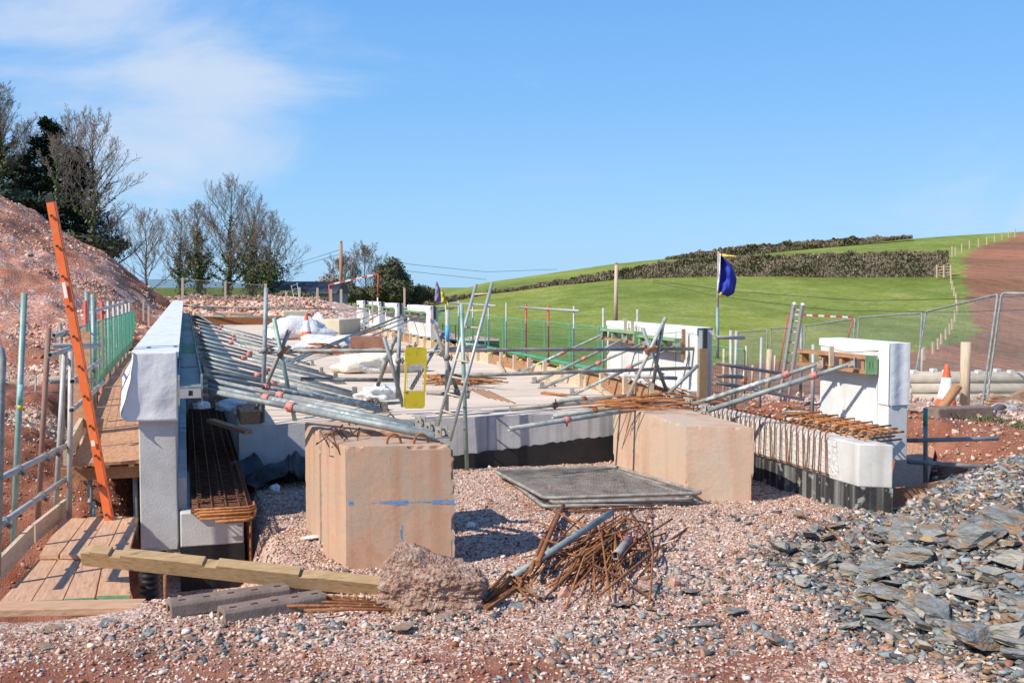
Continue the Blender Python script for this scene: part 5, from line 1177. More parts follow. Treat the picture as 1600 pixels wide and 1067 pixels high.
# formwork along the right edge of the deck
t = thing('edge_formwork', 'long brown timber edge form with struts along the right side of the deck', 'edge formwork', (5.75, 12.3, DZ))
for y in range(0, 9): MB().box(5.80, 5.84, 12.35+y*2.6, 12.35+y*2.6+2.58, DZ, DZ+.19).build('side_board', M['timber_pale' if y % 2 else 'timber_brown'], t)
for y in range(26): MB().box(5.74, 5.799, 12.5+y*.85, 12.56+y*.85, DZ+.002, DZ+.28).build('upright', M['timber_pale'], t); MB().beam((5.85, 12.6+y*.85, DZ+.22), (6.35, 12.9+y*.85, DZ+.06), .05, .04).build('strut', M['timber_brown'], t)
MB().box(6.03, 6.45, 12.4, 36, .32, .48).build('ledger', M['timber_brown'], t)
for y in (0, 1, 2, 3, 4, 5, 6, 7, 8): MB().beam((5.35, 12.6+y*2.6, DZ+.03), (5.78, 14.4+y*2.6, DZ+.06), .05, .05).build('raker', M['timber_pale'], t)
random.seed(41)
mb = MB()
for k in range(22): y = 13+k*1.0; mb.tube((5.77, y, DZ+.22), (5.71, y, DZ+.22), .02, 8)
mb.build('yellow_cap', M['flag_yellow'], t)
for i in range(22):
    y = random.uniform(12.1, 15.5); a = (6.0+random.uniform(0,.3), y, .66+random.uniform(0,.12)); b = (6.1+random.uniform(0,.4), y+random.uniform(.8, 2), .68+random.uniform(0,.15))
    tag(MB().path([a, b], .009, 5).build('rebar', M['rust'], loc=a), 'rusty bar lying in the slot before the long right panel', 'rebar', 'bars in the right slot')
# ------------------------------------------------------------------ left side: boards, walkway, scaffold
G = 'boards of the lower left platform'
for i in range(4):
    fx = [(-2, 941), (50, 939), (100, 937), (151, 933)][i]; fx2 = [(48, 939), (98, 937), (148, 935), (204, 932)][i]
    mid_y = 869 if i else 872
    # front run
    xa0, xa1 = Uz(*fx), Uz(*fx2); m0 = [(60, 872), (92, 871), (128, 872), (163, 873)][i]; m1 = [(90, 871), (126, 872), (161, 873), (200, 873)][i]
    ya0, ya1 = Uz(*m0, .01), Uz(*m1, .01)
    z = .0; th = .038
    mb = MB(); mb.hexa([(p_.x, p_.y, z-th+.004*i) for p_ in (xa0, xa1, ya1, ya0)]+[(p_.x, p_.y, z+.004*i) for p_ in (xa0, xa1, ya1, ya0)])
    t = thing('scaffold_board', '%s board from the left in the front run of the lower platform' % ORD[i], 'scaffold board', xa0, G); mb.build('plank', M['board'], t, bevel=.003)
    # end bands
    d_ = (Vector(ya0)-Vector(xa0)).normalized(); mb = MB(); mb.beam(Vector(xa0)+Vector((.004,-.003,-.019+.004*i))-d_*.001, Vector(xa1)+Vector((-.004,-.003,-.019+.004*i))-d_*.001, .004, .041); mb.build('end_band', M['green_beam'], t)
    r0 = [(62, 873), (94, 873), (130, 874), (165, 874)][i]; r1 = [(91, 873), (128, 874), (163, 874), (201, 874)][i]; q0 = [(98, 815), (137, 814), (168, 813), (193, 814)][i]; q1 = [(135, 815), (167, 814), (192, 813), (216, 815)][i]
    pts = [Uz(*r0, .01), Uz(*r1, .01), Uz(*q1, .01), Uz(*q0, .01)]; mb = MB(); z = .045
    mb.hexa([(p_.x, p_.y, z-th+.003*i) for p_ in pts]+[(p_.x, p_.y, z+.003*i) for p_ in pts])
    t = thing('scaffold_board', '%s board from the left in the rear run of the lower platform' % ORD[i], 'scaffold board', pts[0], G); mb.build('plank', M['board'], t, bevel=.003)
a, b = Uz(-20, 952, -.02), Uz(222, 947, -.02); tag(MB().beam(a, b, .20, .05).build('scaffold_board', M['board_x'], loc=a, bevel=.003), 'board lying crosswise along the front of the lower left platform', 'scaffold board')
a, b = Uz(205, 950, -.05), Uz(265, 945, -.05); tag(MB().beam(a, b, .15, .04).build('scaffold_board', M['board_x'], loc=a), 'short board end on the ground right of the black pipe', 'scaffold board')
# toe boards
for pa, pb, ha, lb in [((-20, 925),(50, 850),.16,'near toe board on edge at the left of the lower platform'), ((53, 848),(106, 803),.16,'rear toe board on edge at the left of the lower platform')]:
    a, b = Vector(Uz(*pa, 0)), Vector(Uz(*pb, 0)); tag(MB().beam(a+Vector((0,0,ha/2)), b+Vector((0,0,ha/2)), .035, ha).build('toe_board', M['timber_pale'], loc=a, bevel=.002), lb, 'toe board')
# upper walkway
def wk(y): return .455+.375*sm(10.9, 16.5, y)
G = 'plywood sheets of the upper walkway'
ys2 = [10.85, 12.0, 13.4, 15.4, 17.8, 20.2, 22.6, 25]
for i, (ya, yb) in enumerate(zip(ys2, ys2[1:])):
    mb = MB(); za, zb_ = wk(ya), wk(yb); xl, xr = -1.07, -.44
    mb.hexa([(xl,ya+.01,za-.03),(xr,ya+.01,za-.03),(xr,yb,zb_-.03),(xl,yb,zb_-.03),(xl,ya+.01,za),(xr,ya+.01,za),(xr,yb,zb_),(xl,yb,zb_)])
    tag(mb.build('plywood_sheet', M['ply'], loc=(-.7, ya, za)), '%s reddish plywood sheet of the upper left walkway counted from the near end' % ORD[i], 'plywood sheet', G)
tag(MB().hexa([(-1.13,10.8,.45),(-1.09,10.8,.45),(-1.09,13.2,.57),(-1.13,13.2,.57),(-1.13,10.8,.63),(-1.09,10.8,.63),(-1.09,13.2,.75),(-1.13,13.2,.75)]).build('toe_board', M['timber_pale'], loc=(-1.11, 10.8, .45)), 'pale toe board on edge at the left of the upper walkway', 'toe board')
t = thing('walkway_bearer', 'timber bearer and joists under the near end of the upper walkway', 'bearer', (-.8, 10.95, .25))
MB().box(-1.20, -.45, 10.98, 11.03, .27, .39).build('bearer', M['timber_brown'], t)
for x in (-1.02, -.78, -.55): MB().box(x, x+.05, 10.90, 11.9, .392, .422).build('joist', M['timber_pale'], t)
for (x, lb) in ((-.50, 'galvanised upright under the near right corner of the upper walkway'), (-.92, 'short upright under the near left corner of the upper walkway')):
    tag(MB().tube((x, 11.07, -.9), (x, 11.07, .39 if x < -.6 else .36), .024, 12).build('scaffold_tube', M['galv'], loc=(x, 11.07, -.9)), lb, 'tube')
a = U(145, 800, 9.9); tag(MB().tube((a.x, a.y, -.9), (a.x, a.y, .14), .024, 12).build('scaffold_tube', M['galv_green'], loc=(a.x, a.y, -.9)), 'short greenish tube stub just right of the orange ladder foot', 'tube')
# uprights on the left
G = 'scaffold uprights on the left'
for (pt, pb_, d, lb, m_, r) in [((38,458),(20,862),8.5,'tallest green-tinted upright with a sticker near the left edge','galv_green',.0245), ((76,512),(59,812),9.6,'rust-brown upright between the green one and the toe board','rust_post',.0245), ((101,548),(86,815),9.9,'pale slightly leaning upright behind the rails','galv_pale',.0245), ((111,549),(108,815),9.7,'pale straight upright carrying the rail ends','galv_pale',.0245),
    ((145,460),(148,640),12.2,'tall greenish upright at the near end of the green fence','galv_green',.0245), ((135,455),(141,610),13.4,'second greenish upright just behind at the green fence','galv_green',.0245), ((0,560),(-4,900),7.6,'curved-top pale tube at the very left edge','galv',.0245), ((94,505),(100,700),10.8,'thin rusty-topped upright behind the rail ends','galv_dull',.02)]:
    a = U(*pt, d); b = U(*pb_, d); t = thing('scaffold_tube', lb, 'tube', b, G)
    if pt[0] == 0: MB().path([b, U(3, 600, d), U(5, 560, d), U(2, 547, d), U(-6, 540, d)], .024, 10).build('tube', M[m_], t)
    else: MB().tube(b, a, r, 14).build('tube', M[m_], t)
    if 'sticker' in lb: MB().tube(U(32.2, 600, d), U(31.2, 632, d), .0252, 14).build('sticker', mat('teal_label', [(.04,.42,.38),(.5,.6,.6)], 30, .5), t); MB().tube(U(31.1, 633, d), U(30.9, 640, d), .0253, 14).build('sticker_band', M['yellow'], t)
G = 'scaffold rails on the left'
def rail(pa, pb, da, db, lb, m_='galv_pale', clamps=()):
    a, b = Vector(U(*pa, da)), Vector(U(*pb, db)); t = thing('scaffold_rail', lb, 'rail', a, G); MB().pipe(a, b, .0245).build('tube', M[m_], t); couplers(t, a, b, clamps)
rail((-30,762),(113,692), 7.2, 10.0, 'upper pale guard rail running back along the lower platform', clamps=(.33, .62, .75))
rail((-30,840),(111,743), 7.2, 10.0, 'lower pale guard rail running back along the lower platform', clamps=(.2, .6))
rail((0,750),(-30,760), 7.0, 6.8, 'dark rail end at the left edge of the photo', 'galv_dull')
rail((78,555),(122,541), 9.3, 10.6, 'top rail with open end pointing at the camera', clamps=(.9,))
rail((80,540),(156,541), 10, 10.6, 'top cross rail behind the orange ladder', 'galv_pale', (.4,))
rail((84,524),(114,518), 10.5, 11.0, 'short high cross rail with open end left of the orange ladder', 'galv_pale', (.5,))
rail((113,596),(158,563), 9.6, 12.4, 'middle rail open towards the camera crossing behind the orange ladder', clamps=(.6,))
rail((112,641),(162,598), 9.6, 12.0, 'lower rail open towards the camera crossing behind the orange ladder', clamps=(.4, .7))
rail((76,596),(150,594), 10.6, 11.2, 'thin cross rail at mid height behind the ladder', 'galv')
# plywood upright board behind ladder
a, b = U(128, 520, 11.6), U(128, 668, 11.6); tag(MB().hexa([tuple(Vector(p_)+Vector((0, dy_, 0))) for dy_ in (0,) for p_ in (U(112,668,11.6), U(140,668,11.6), U(140,668,11.64), U(112,668,11.64), U(117,520,11.6), U(141,518,11.6), U(141,518,11.64), U(117,520,11.64))]).build('plywood_sheet', M['ply'], loc=b), 'upright plywood board behind the orange ladder', 'plywood sheet')
# thin rails and hoses by the haul track
for (pa, pb, lb) in [((0,614),(95,611),'upper thin rail along the red haul track'),((0,631),(96,628),'lower thin rail along the red haul track'),((0,648),(90,646),'ground wire along the red haul track')]:
    a, b = U(*pa, 15.5), U(*pb, 15.5); tag(MB().tube(a, b, .011 if 'wire' not in lb else .006, 6).build('thin_rail', M['galv_dull'], loc=a), lb, 'rail')
a, b = U(56, 586, 15.4), U(55, 648, 15.4); tag(MB().tube(a, b, .012, 6).build('fence_pin', M['galv_dull'], loc=b), 'thin post between the rails of the haul track', 'post')
random.seed(3)
for i in range(4):
    c_ = U(52+i*9, 630-(i % 2)*2, 16.2+.1*i); t_ = [(c_.x+.25*math.cos(a)*(.9+.1*i), c_.y+.05*i, c_.z+.17*math.sin(a)) for a in [2*math.pi*k/24 for k in range(24)]]
    tag(MB().path(t_, .012, 6, closed=True).build('hose_coil', M['rust_dark'], loc=c_), 'loop of dark hose leaning by the red haul track', 'hose', 'hose loops')
c_ = U(10, 600, 19.5); crumple('gravel_heap', (c_.x-.3, c_.y+1.2, .28), 1.1, .8, .38, M['grey_gravel'], 'small grey gravel heap beside the haul track at the left edge', 'gravel heap', 23, amp=.15)
# black corrugated pipe
mb = MB(); pts = []; rr = []
cp = Uz(234, 914, -.1)
for k in range(60): pts.append((cp.x, cp.y+.02, -.5+k*.0112)); rr.append(.078+.005*(1 if (k//2) % 2 else -1))
mb.path(pts, rr, 20); tag(mb.build('corrugated_pipe', M['black_pipe'], loc=(cp.x, cp.y, -.35)), 'black corrugated pipe standing upright beside the lower boards', 'pipe')
a = Uz(258, 940, 0); tag(MB().tube((a.x, a.y+.1, -.3), (a.x, a.y+.1, .16), .014, 6).build('rebar', M['rust'], loc=(a.x, a.y+.1, -.3)), 'rusty bar standing right of the black corrugated pipe', 'rebar')
# wires hanging over the blocks
random.seed(6)
for i in range(9):
    a = Vector((1.10+random.uniform(0,.25), 8.25+random.uniform(0,.5), .95)); pts = [a, a+Vector((random.uniform(-.1,.05), -.05, random.uniform(.03,.10))), a+Vector((random.uniform(-.2,0), -.12, random.uniform(-.1,.08))), a+Vector((random.uniform(-.25,.02), random.uniform(-.25,-.1), random.uniform(-.25, .0)))]
    tag(MB().path(pts, .0055, 5).build('bent_rebar', M['rust_dark'], loc=a), 'thin bent bar poking over the left edge of the pink blocks', 'rebar', 'thin bars over the pink blocks')
# ------------------------------------------------------------------ green brick guards
def guard(p0, p1, z0, z1, label, group, name='brick_guard'):
    P = [Vector((p0[0], p0[1], z0[0])), Vector((p1[0], p1[1], z0[1])), Vector((p1[0], p1[1], z1[1])), Vector((p0[0], p0[1], z1[0]))]
    t = thing(name, label, 'mesh guard', P[0], group); mb = MB()
    tube_loop(mb, P, .009, .03, 5); mb.build('frame', M['green'], t); mb = MB(); L_ = (P[1]-P[0]).length; nx = int(L_/.085); nz = 11
    for i in range(1, nx): k = i/nx; mb.tube(P[0].lerp(P[1], k), P[3].lerp(P[2], k), .0021, 3, cap=False)
    for i in range(1, nz): k = i/nz; mb.tube(P[0].lerp(P[3], k), P[1].lerp(P[2], k), .0021, 3, cap=False)
    mb.build('wire_mesh', M['green'], t)
    Q = P[0]; kh = .12 if P[0].x < 0 else .05; mb = MB(); mb.beam(P[0]+Vector((0,0,kh/2)), P[1]+Vector((0,0,kh/2)), .004, kh); mb.build('kick_plate', M['green'], t)
n = 10
for i in range(n):
    ya = 12.6+i*1.35; yb = ya+1.30
    guard((-1.12, ya), (-1.12, yb), (wk(ya)+.03, wk(yb)+.03), (1.70-.01*i, 1.69-.01*i), '%s green mesh guard along the left walkway counted from the near end' % ORD[i], 'green mesh guards on the left walkway')
    a = (-1.17, ya, .1); rd = i in (0, 1, 2); tag(MB().tube(a, (-1.17, ya, 2.0-.02*i), .024, 8).build('scaffold_tube', M['red' if (i in (1,2,3)) else 'galv_pale'], loc=a), ('red' if i in (1,2,3) else 'pale')+' upright behind the green guards of the left walkway, %s from near' % ORD[i], 'tube', 'uprights behind the left green guards')
for i, (ya, yb) in enumerate(((14.6, 18.5), (18.5, 23), (22, 26))):
    tag(MB().tube((-1.14, ya, 1.83), (-1.14, yb, 1.83), .024, 8).build('scaffold_rail', M['galv_pale'], loc=(-1.14, ya, 1.83)), ('near','middle','far')[i]+' top rail over the green guards of the left walkway', 'rail')
n = 10
for i in range(n):
    ya = 17.2+i*1.6; yb = ya+1.55; x = 7.55
    guard((x, ya), (x, yb), (.55, .55), (1.38, 1.38), '%s green mesh guard right of the deck counted from the near end' % ORD[i], 'green mesh guards right of the deck')
    red = i in (3, 4); a = (x+.1, ya, -.3); tag(MB().tube(a, (x+.1, ya, 1.75), .024, 8).build('scaffold_tube', M['red' if red else 'galv_pale'], loc=a), ('red' if red else 'pale')+' upright behind the right green guards, %s from near' % ORD[i], 'tube', 'uprights behind the right green guards')
for i, (ya, yb) in enumerate(((20, 24), (26, 31))): tag(MB().tube((7.62, ya, 1.66), (7.62, yb, 1.66), .024, 8).build('scaffold_rail', M['galv_pale'], loc=(7.62, ya, 1.66)), ('near','far')[i]+' short top rail above the right green guards', 'rail')
guard((7.35, 12.9), (7.55, 14.9), (.35, .35), (1.28, 1.28), 'single green mesh guard just right of the long panel', 'green mesh guards right of the deck')
guard((7.0, 16.6), (7.4, 17.1), (.5, .5), (1.3, 1.3), 'short green guard at the far end of the long panel', 'green mesh guards right of the deck')
tag(MB().box(6.1, 6.6, 17, 30, .35, .5).build('timber_platform', M['timber_brown'], loc=(6.3, 17, .35)), 'brown timber staging between the long panel and the far panels', 'staging')
# scaffold to the right of the long panel
G = 'rails right of the long panel'
for (pa, pb, da, db, lb, m_) in [((1117,567),(1222,584),13.9,15.5,'dark upper rail from the long panel to the leaning ladder','galv_dull'), ((1117,597),(1165,606),13.9,14.4,'dark lower rail from the long panel','galv_dull'), ((1165,606),(1255,624),14.4,16,'pale low rail ending with an open end near the ladder','galv_pale'), ((1118,527),(1162,528),13.9,14.5,'short pale top rail beside the long panel','galv_pale'), ((1118,587),(1160,589),13.9,14.5,'middle short rail beside the long panel','galv_dull')]:
    a, b = U(*pa, da), U(*pb, db); tag(MB().pipe(a, b, .0245).build('scaffold_rail', M[m_], loc=a), lb, 'rail', G)
G = 'uprights right of the long panel'
for (pt, pb_, d, lb, m_) in [((1142,516),(1142,650),14.3,'upright at the far corner of the single green guard','galv_pale'), ((1151,517),(1147,640),14.8,'leaning upright behind the single green guard','galv_pale'), ((1190,527),(1187,637),17,'bright short upright between guard and ladder','galv_pale'), ((1203,546),(1199,612),19,'short orange-brown wooden stake left of the ladder','post'), ((1271,538),(1269,652),13.6,'bright upright close left of the small panel','galv_pale'), ((1252,508),(1251,625),18,'slim upright right of the ladder','galv')]:
    a, b = U(*pt, d), U(*pb_, d); tag(MB().tube(b, a, .024 if m_ != 'post' else .05, 10).build('scaffold_tube', M[m_], loc=b), lb, 'tube', G)
# trench on the right: boards, handrail
G = 'trench handrail tubes'
for (pa, pb, da, db, lb, m_) in [((1418,688),(1560,685),11.4,11.4,'upper horizontal tube over the red trench','galv'), ((1418,721),(1559,731),11.2,11.2,'lower horizontal tube over the red trench','galv'), ((1446,637),(1446,770),11.6,11.6,'upright with green sticker at the red trench','galv')]:
    a, b = U(*pa, da), U(*pb, db); a.z = a.z; t = thing('scaffold_tube', lb, 'tube', b, G); MB().pipe(a, b, .0245).build('tube', M[m_], t)
    if 'sticker' in lb: MB().tube(U(1446, 640, 11.6), U(1446, 665, 11.6), .0254, 12).build('sticker', M['green'], t)
for i in range(5):
    a, b = Vector(U(1397+i*8, 778, 10.9+.02*i)), Vector(U(1424+i*9, 660, 14.5)); a.z = -.12; b.z = .32; tag(MB().beam(a, b, .17, .035).build('plank', M['ply'], loc=a), '%s reddish plank of the ramp running back behind the small panel' % ORD[i], 'plank', 'planks of the right ramp')
a, b = U(1392, 772, 10.8), U(1530, 782, 11.2); a.z = -.02; b.z = .05; tag(MB().beam(a, b, .05, .22).build('retaining_board', M['timber_brown'], loc=a), 'brown board on edge holding the foot of the red bank', 'board')
for i, (pa, pb) in enumerate((((1395,790),(1480,800)), ((1400,798),(1500,790)), ((1402,806),(1450,800)))):
    a, b = U(*pa, 10.3), U(*pb, 10.5); a.z = b.z = -.12+.04*i; tag(MB().beam(a, b, .2, .04).build('plank', M['board_x'], loc=a), ('lowest','middle','topmost')[i]+' plank lying at the foot of the right trench', 'plank', 'planks in the right trench')
a = U(1500, 655, 14.2); z = site_z(a.x, a.y); t = thing('ballast_block', 'dark concrete fence foot on the edge of the red bank', 'fence foot', (a.x, a.y, z)); MB().box(a.x-.45, a.x+.45, a.y-.12, a.y+.12, z-.02, z+.14).build('body', M['kerb'], t, bevel=.02)
rail2 = MB().tube(U(1420, 640, 14.3), U(1610, 653, 14.3), .022, 8).build('scaffold_tube', M['galv_dull'], loc=U(1420, 640, 14.3)); tag(rail2, 'long tube lying along the top of the red bank before the fence', 'tube')
a = U(1562, 640, 14.6); t = thing('lighting_unit', 'white hooded lamp unit with black grille on the bank at the right edge', 'lamp unit', a)
crumple_o = MB()
for k in range(2): pass
mb = MB()
def hood(u, v):
    an = math.pi*(u); r = .17*(1-.25*v); return (a.x-.02+r*1.15*math.cos(an)*-1+.30*v, a.y+.1*v, a.z-.06+r*math.sin(an)*(.9-.1*v))
sheet_grid(mb, hood, 14, 8); solid(mb.build('hood', M['white_poly'], t), .01)
cs_ = MB().box(a.x-.02, a.x+.26, a.y-.03, a.y+.06, a.z-.13, a.z-.01).build('case', M['kerb'], t, bevel=.01); mb = MB()
for k in range(7): mb.box(a.x+.04+k*.025, a.x+.05+k*.025, a.y-.034, a.y-.031, a.z-.08, a.z-.04)
mb.build('grille', M['insul'], cs_)
# round posts
p = U(1507, 640, 16.2); z = site_z(p.x, p.y)-.1; tag(MB().tube((p.x, p.y, z), (p.x, p.y, 2.15-86*16.2/FPX), .075, 16).build('timber_post', M['post'], loc=(p.x, p.y, z)), 'thick pale round timber post right of the large cone', 'timber post')
a, b = U(1463, 650, 16), U(1497, 602, 16); tag(MB().tube(a, b, .07, 10).build('log', M['timber_brown'], loc=a), 'brown log leaning between the large cone and thick post', 'log')
# stacked pipes
for i in range(6):
    r = .10; row = i % 3; a = Vector(U(1424, 647, 19.5)); a.z = -.02+r+row*.19; a.y += .05*row+(.35 if i > 2 else 0); b = a+Vector((4.6, -1.4, 0)); t = thing('stacked_pipe', '%s pale pipe of the stack behind the right-hand fence' % ('front bottom','front middle','front top','rear bottom','rear middle','rear top')[i], 'pipe', a, 'pipes stacked behind the fence'); MB().pipe(a, b, r, .02, 16).build('pipe', M['skin_pipe'], t)
    if row == 2:
        for k in range(9): c_ = a.lerp(b, k/8+.02); MB().box(c_.x-.05, c_.x+.05, c_.y-.05, c_.y+.05, c_.z+r-.01, c_.z+r+.05).build('spacer_block', M['white'], t)
for i in range(6):
    a, b = U(1535+i*3, 640-i*5, 17.5), U(1620, 600+i*6, 17.5); tag(MB().beam(a, b, .14, .02).build('lath', M['ply'], loc=a), 'reddish lath in the leaning pile behind the right-hand fence', 'lath', 'laths behind the fence')
# ------------------------------------------------------------------ welded mesh fencing on the right
pts = [(1700, 16.6), (1562, 17.6), (1444, 21), (1339, 24.3), (1256, 27.8), (1202, 31.3), (1151, 34.8)]
tops = [457, 457, 486, 495, 508, 512, 518]; bots = [652, 646, 643, 638, 634, 630, 626]
for i in range(6):
    (c0, d0), (c1, d1) = pts[i], pts[i+1]; lean = 26 if i < 2 else 10 if i < 4 else 3
    P = [U(c1-lean+3, bots[i+1], d1), U(c0-lean-3, bots[i], d0), U(c0-3, tops[i]+3, d0), U(c1+3, tops[i+1]+1, d1)]
    mesh_panel(P, '%s temporary fence panel from the right edge of the photo' % ORD[i], int(88), 12, 'temporary fence panels on the right', 'galv', 'galv', .0017, 'mesh_fence', .021, 'fence panel')
# post and wire fence nearer
for i, (px, yt, yb, d) in enumerate([(1130,545,625,22),(1165,540,600,26),(1175,570,600,28),(1210,555,590,30),(1392,565,640,20),(1420,535,575,26),(1440,545,600,24)]):
    a, b = U(px, yb, d), U(px+1, yt, d); tag(MB().tube(b, a, .03, 6).build('fence_stake', M['post'], loc=a), 'thin wooden stake behind the right-hand fencing', 'stake', 'stakes behind the fencing')
# stakes with netting along the far end
G = 'stakes at the far end of the site'
for i, (px, yt, yb, d) in enumerate([(16,432,466,30),(191,436,470,40),(229,450,478,42),(285,434,500,44),(352,440,470,50),(415,443,470,50),(447,455,480,50),(468,449,475,52),(496,450,476,52),(517,452,490,50),(533,452,480,50),(632,450,480,33),(582,470,505,37),(224,470,520,30),(232,478,525,28)]):
    a, b = U(px, yb, d), U(px, yt, d); tag(MB().beam(a, b, .10 if d > 40 else .05, .10 if d > 40 else .05, (0,1,0)).build('stake', M['timber_pale'], loc=a), 'pale timber stake standing at the far end of the site', 'stake', G)
P = [U(285,468,51), U(415,470,51), U(415,446,51), U(285,436,51)]; mesh_panel(P, 'dark netting fence behind the rubble bank before the middle trees', 120, 14, None, 'galv_dull', 'insul', .008, 'net_fence', .012, 'netting')
P = [U(160,468,46), U(285,468,49), U(285,436,49), U(160,440,46)]; mesh_panel(P, 'dark netting fence at the foot of the spoil mound', 90, 12, None, 'galv_dull', 'insul', .007, 'net_fence', .012, 'netting')
for pa, pb, lb in [((285,478),(520,483),'long rail across the rubble bank'), ((285,494),(470,496),'low rail across the rubble bank'), ((520,483),(720,480),'long rail before the far panels')]:
    a, b = U(*pa, 42), U(*pb, 38 if pb[0] > 600 else 42); tag(MB().tube(a, b, .035, 8).build('scaffold_rail', M['galv_dull'], loc=a), lb, 'rail')
# height barriers with red and white bars
def goal(pa, pb, la, lb_, da, label, n):
    a, b = Vector(U(*pa, da)), Vector(U(*pb, da)); t = thing('height_barrier', label, 'height barrier', U(*la, da))
    for k in range(n): MB().beam(a.lerp(b, k/n), a.lerp(b, (k+1)/n-.001), .07, .09).build('bar_segment', M['red' if k % 2 == 0 else 'white'], t)
    for p_, l in ((pa, la), (pb, lb_)):
        q = Vector(U(*l, da)); p__ = Vector(U(*p_, da)); MB().tube(q, p__, .035, 8).build('leg', M['red'], t); MB().tube(q-Vector((0,0,1.2)), q, .036, 8).build('leg_foot', M['white'], t)
goal((514,445),(591,428),(515,475),(590,465),60,'red and white striped height barrier on red posts by the utility pole',9)
goal((1232,491),(1334,496),(1216,580),(1324,530),48,'low red and white height barrier beyond the aluminium ladder',11)
# ------------------------------------------------------------------ flags
def flag(pole_b, pole_t, d, pts_top, m, label, yel=None, poleM='galv_dull', seed=0):
    t = thing('flag', label, 'flag', U(*pole_b, d)); MB().tube(U(*pole_b, d), U(*pole_t, d), .018, 8).build('pole', M[poleM], t)
    def cloth(L_, R_, name, mm):
        mb = MB()
        def f(u, v):
            x = lerp_tab(L_, v)[0] if False else None
            l = [lerp_tab([(k, p_[j]) for k, p_ in L_], v) for j in (0, 1)]; r = [lerp_tab([(k, p_[j]) for k, p_ in R_], v) for j in (0, 1)]
            px = l[0]+(r[0]-l[0])*u; py = l[1]+(r[1]-l[1])*u
            return U(px, py, d+.10*math.sin(u*5+v*3+seed)*u+.06*noise.noise((u*4, v*4, seed)))
        sheet_grid(mb, f, 18, 22); solid(mb.build(name, M[mm], t), .004)
    for c_ in pts_top: cloth(*c_)
flag((1120,520),(1123,393),14.2, [([(0,(1125,398)),(.5,(1125,430)),(1,(1122,455))], [(0,(1127,399)),(.3,(1143,415)),(.6,(1151,437)),(.85,(1147,458)),(1,(1137,464))], 'cloth', 'flag_blue'), ([(0,(1123,393)),(.5,(1122,425)),(1,(1120,456))], [(0,(1126,397)),(.5,(1125.5,430)),(1,(1123,456))], 'hem', 'white'), ([(0,(1125,396)),(1,(1127,400))], [(0,(1152,401)),(1,(1138,403))], 'yellow_strip', 'flag_yellow'), ([(0,(1121,453)),(1,(1120,460))], [(0,(1128,458)),(1,(1133,463))], 'yellow_corner', 'flag_yellow')], None, 'deep blue flag with yellow strips billowing on a pole at the long panel')
a = U(1121, 560, 14.2); b = U(1121, 480, 14.2); tag(MB().tube(a, b, .024, 10).build('scaffold_tube', M['galv_green'], loc=a), 'greenish upright holding the blue flag pole', 'tube')
flag((682,475),(682,440),30, [([(0,(681,440)),(.5,(680,458)),(1,(679,470))], [(0,(683,440)),(.5,(690,458)),(1,(691,474))], 'cloth', 'flag_lilac'), ([(0,(688,450)),(1,(690,474))], [(0,(692,454)),(1,(701,477))], 'yellow_corner', 'flag_yellow')], None, 'faded lilac and yellow flag hanging over the far right panel', seed=2)
# poles
def upole(px, yt, yb, d, r, m_, label, arms=False):
    t = thing('utility_pole', label, 'pole', U(px, yb, d)); MB().tube(U(px, yb, d), U(px+1, yt, d), r, 10, r2=r*.75).build('pole', M[m_], t)
    c_ = Vector(U(px+1, yt, d)); MB().tube(c_, c_+Vector((0,0,r*1.2)), r*.6, 8).build('cap', M['galv_dull'], t)
upole(532, 380, 480, 85, .16, 'timber_brown', 'tall dark utility pole beyond the rubble bank'); upole(962, 414, 505, 26, .055, 'post', 'slim brown pole rising behind the long right panel')
for (P_, d0, d1, lb) in [([(532,392),(640,413),(760,425),(870,421)],85,120,'upper cable from the utility pole towards the hedge'), ([(532,400),(640,424),(760,437)],85,110,'lower cable from the utility pole towards the hedge'), ([(532,390),(470,410),(380,425)],85,110,'upper cable left of the utility pole'), ([(532,397),(470,415),(380,432)],85,110,'lower cable left of the utility pole'), ([(1020,438),(1140,455),(1350,470),(1500,467),(1610,462)],60,30,'upper cable sagging across the green field'), ([(1020,440),(1120,463),(1300,485),(1480,488),(1610,484)],60,30,'lower cable sagging across the green field')]:
    n = len(P_); pts = []
    for k in range(25):
        f_ = k/24*(n-1); i = min(n-2, int(f_)); q = f_-i; pts.append(U(P_[i][0]+(P_[i+1][0]-P_[i][0])*q, P_[i][1]+(P_[i+1][1]-P_[i][1])*q, d0+(d1-d0)*k/24))
    tag(MB().path(pts, .018 if d1 > 50 else .012, 4).build('cable', M['wire'], loc=pts[0]), lb, 'cable')
# farm building
a = U(415, 470, 75); b = U(522, 480, 75); t = thing('shed', 'long low shed with dark roof and grey side behind the rubble bank', 'shed', a); sd = (Vector(b)-Vector(a)); sd.z = 0; L_ = sd.length; sd.normalize(); bk = Vector((-sd.y, sd.x, 0)); zw = EYE+(448-461)*75/FPX
MB().prism([(0, 0), (6, 0), (6, 2.0), (0, 2.0)], L_, (a.x, a.y, zw-1.9), bk, (0,0,1), sd).build('wall', M['wallgrey'], t)
MB().prism([(-.3, .11), (6.3, .11), (3, .98)], L_+.4, (a.x-sd.x*.2, a.y-sd.y*.2, zw), bk, (0,0,1), sd).build('roof', M['roof'], t)
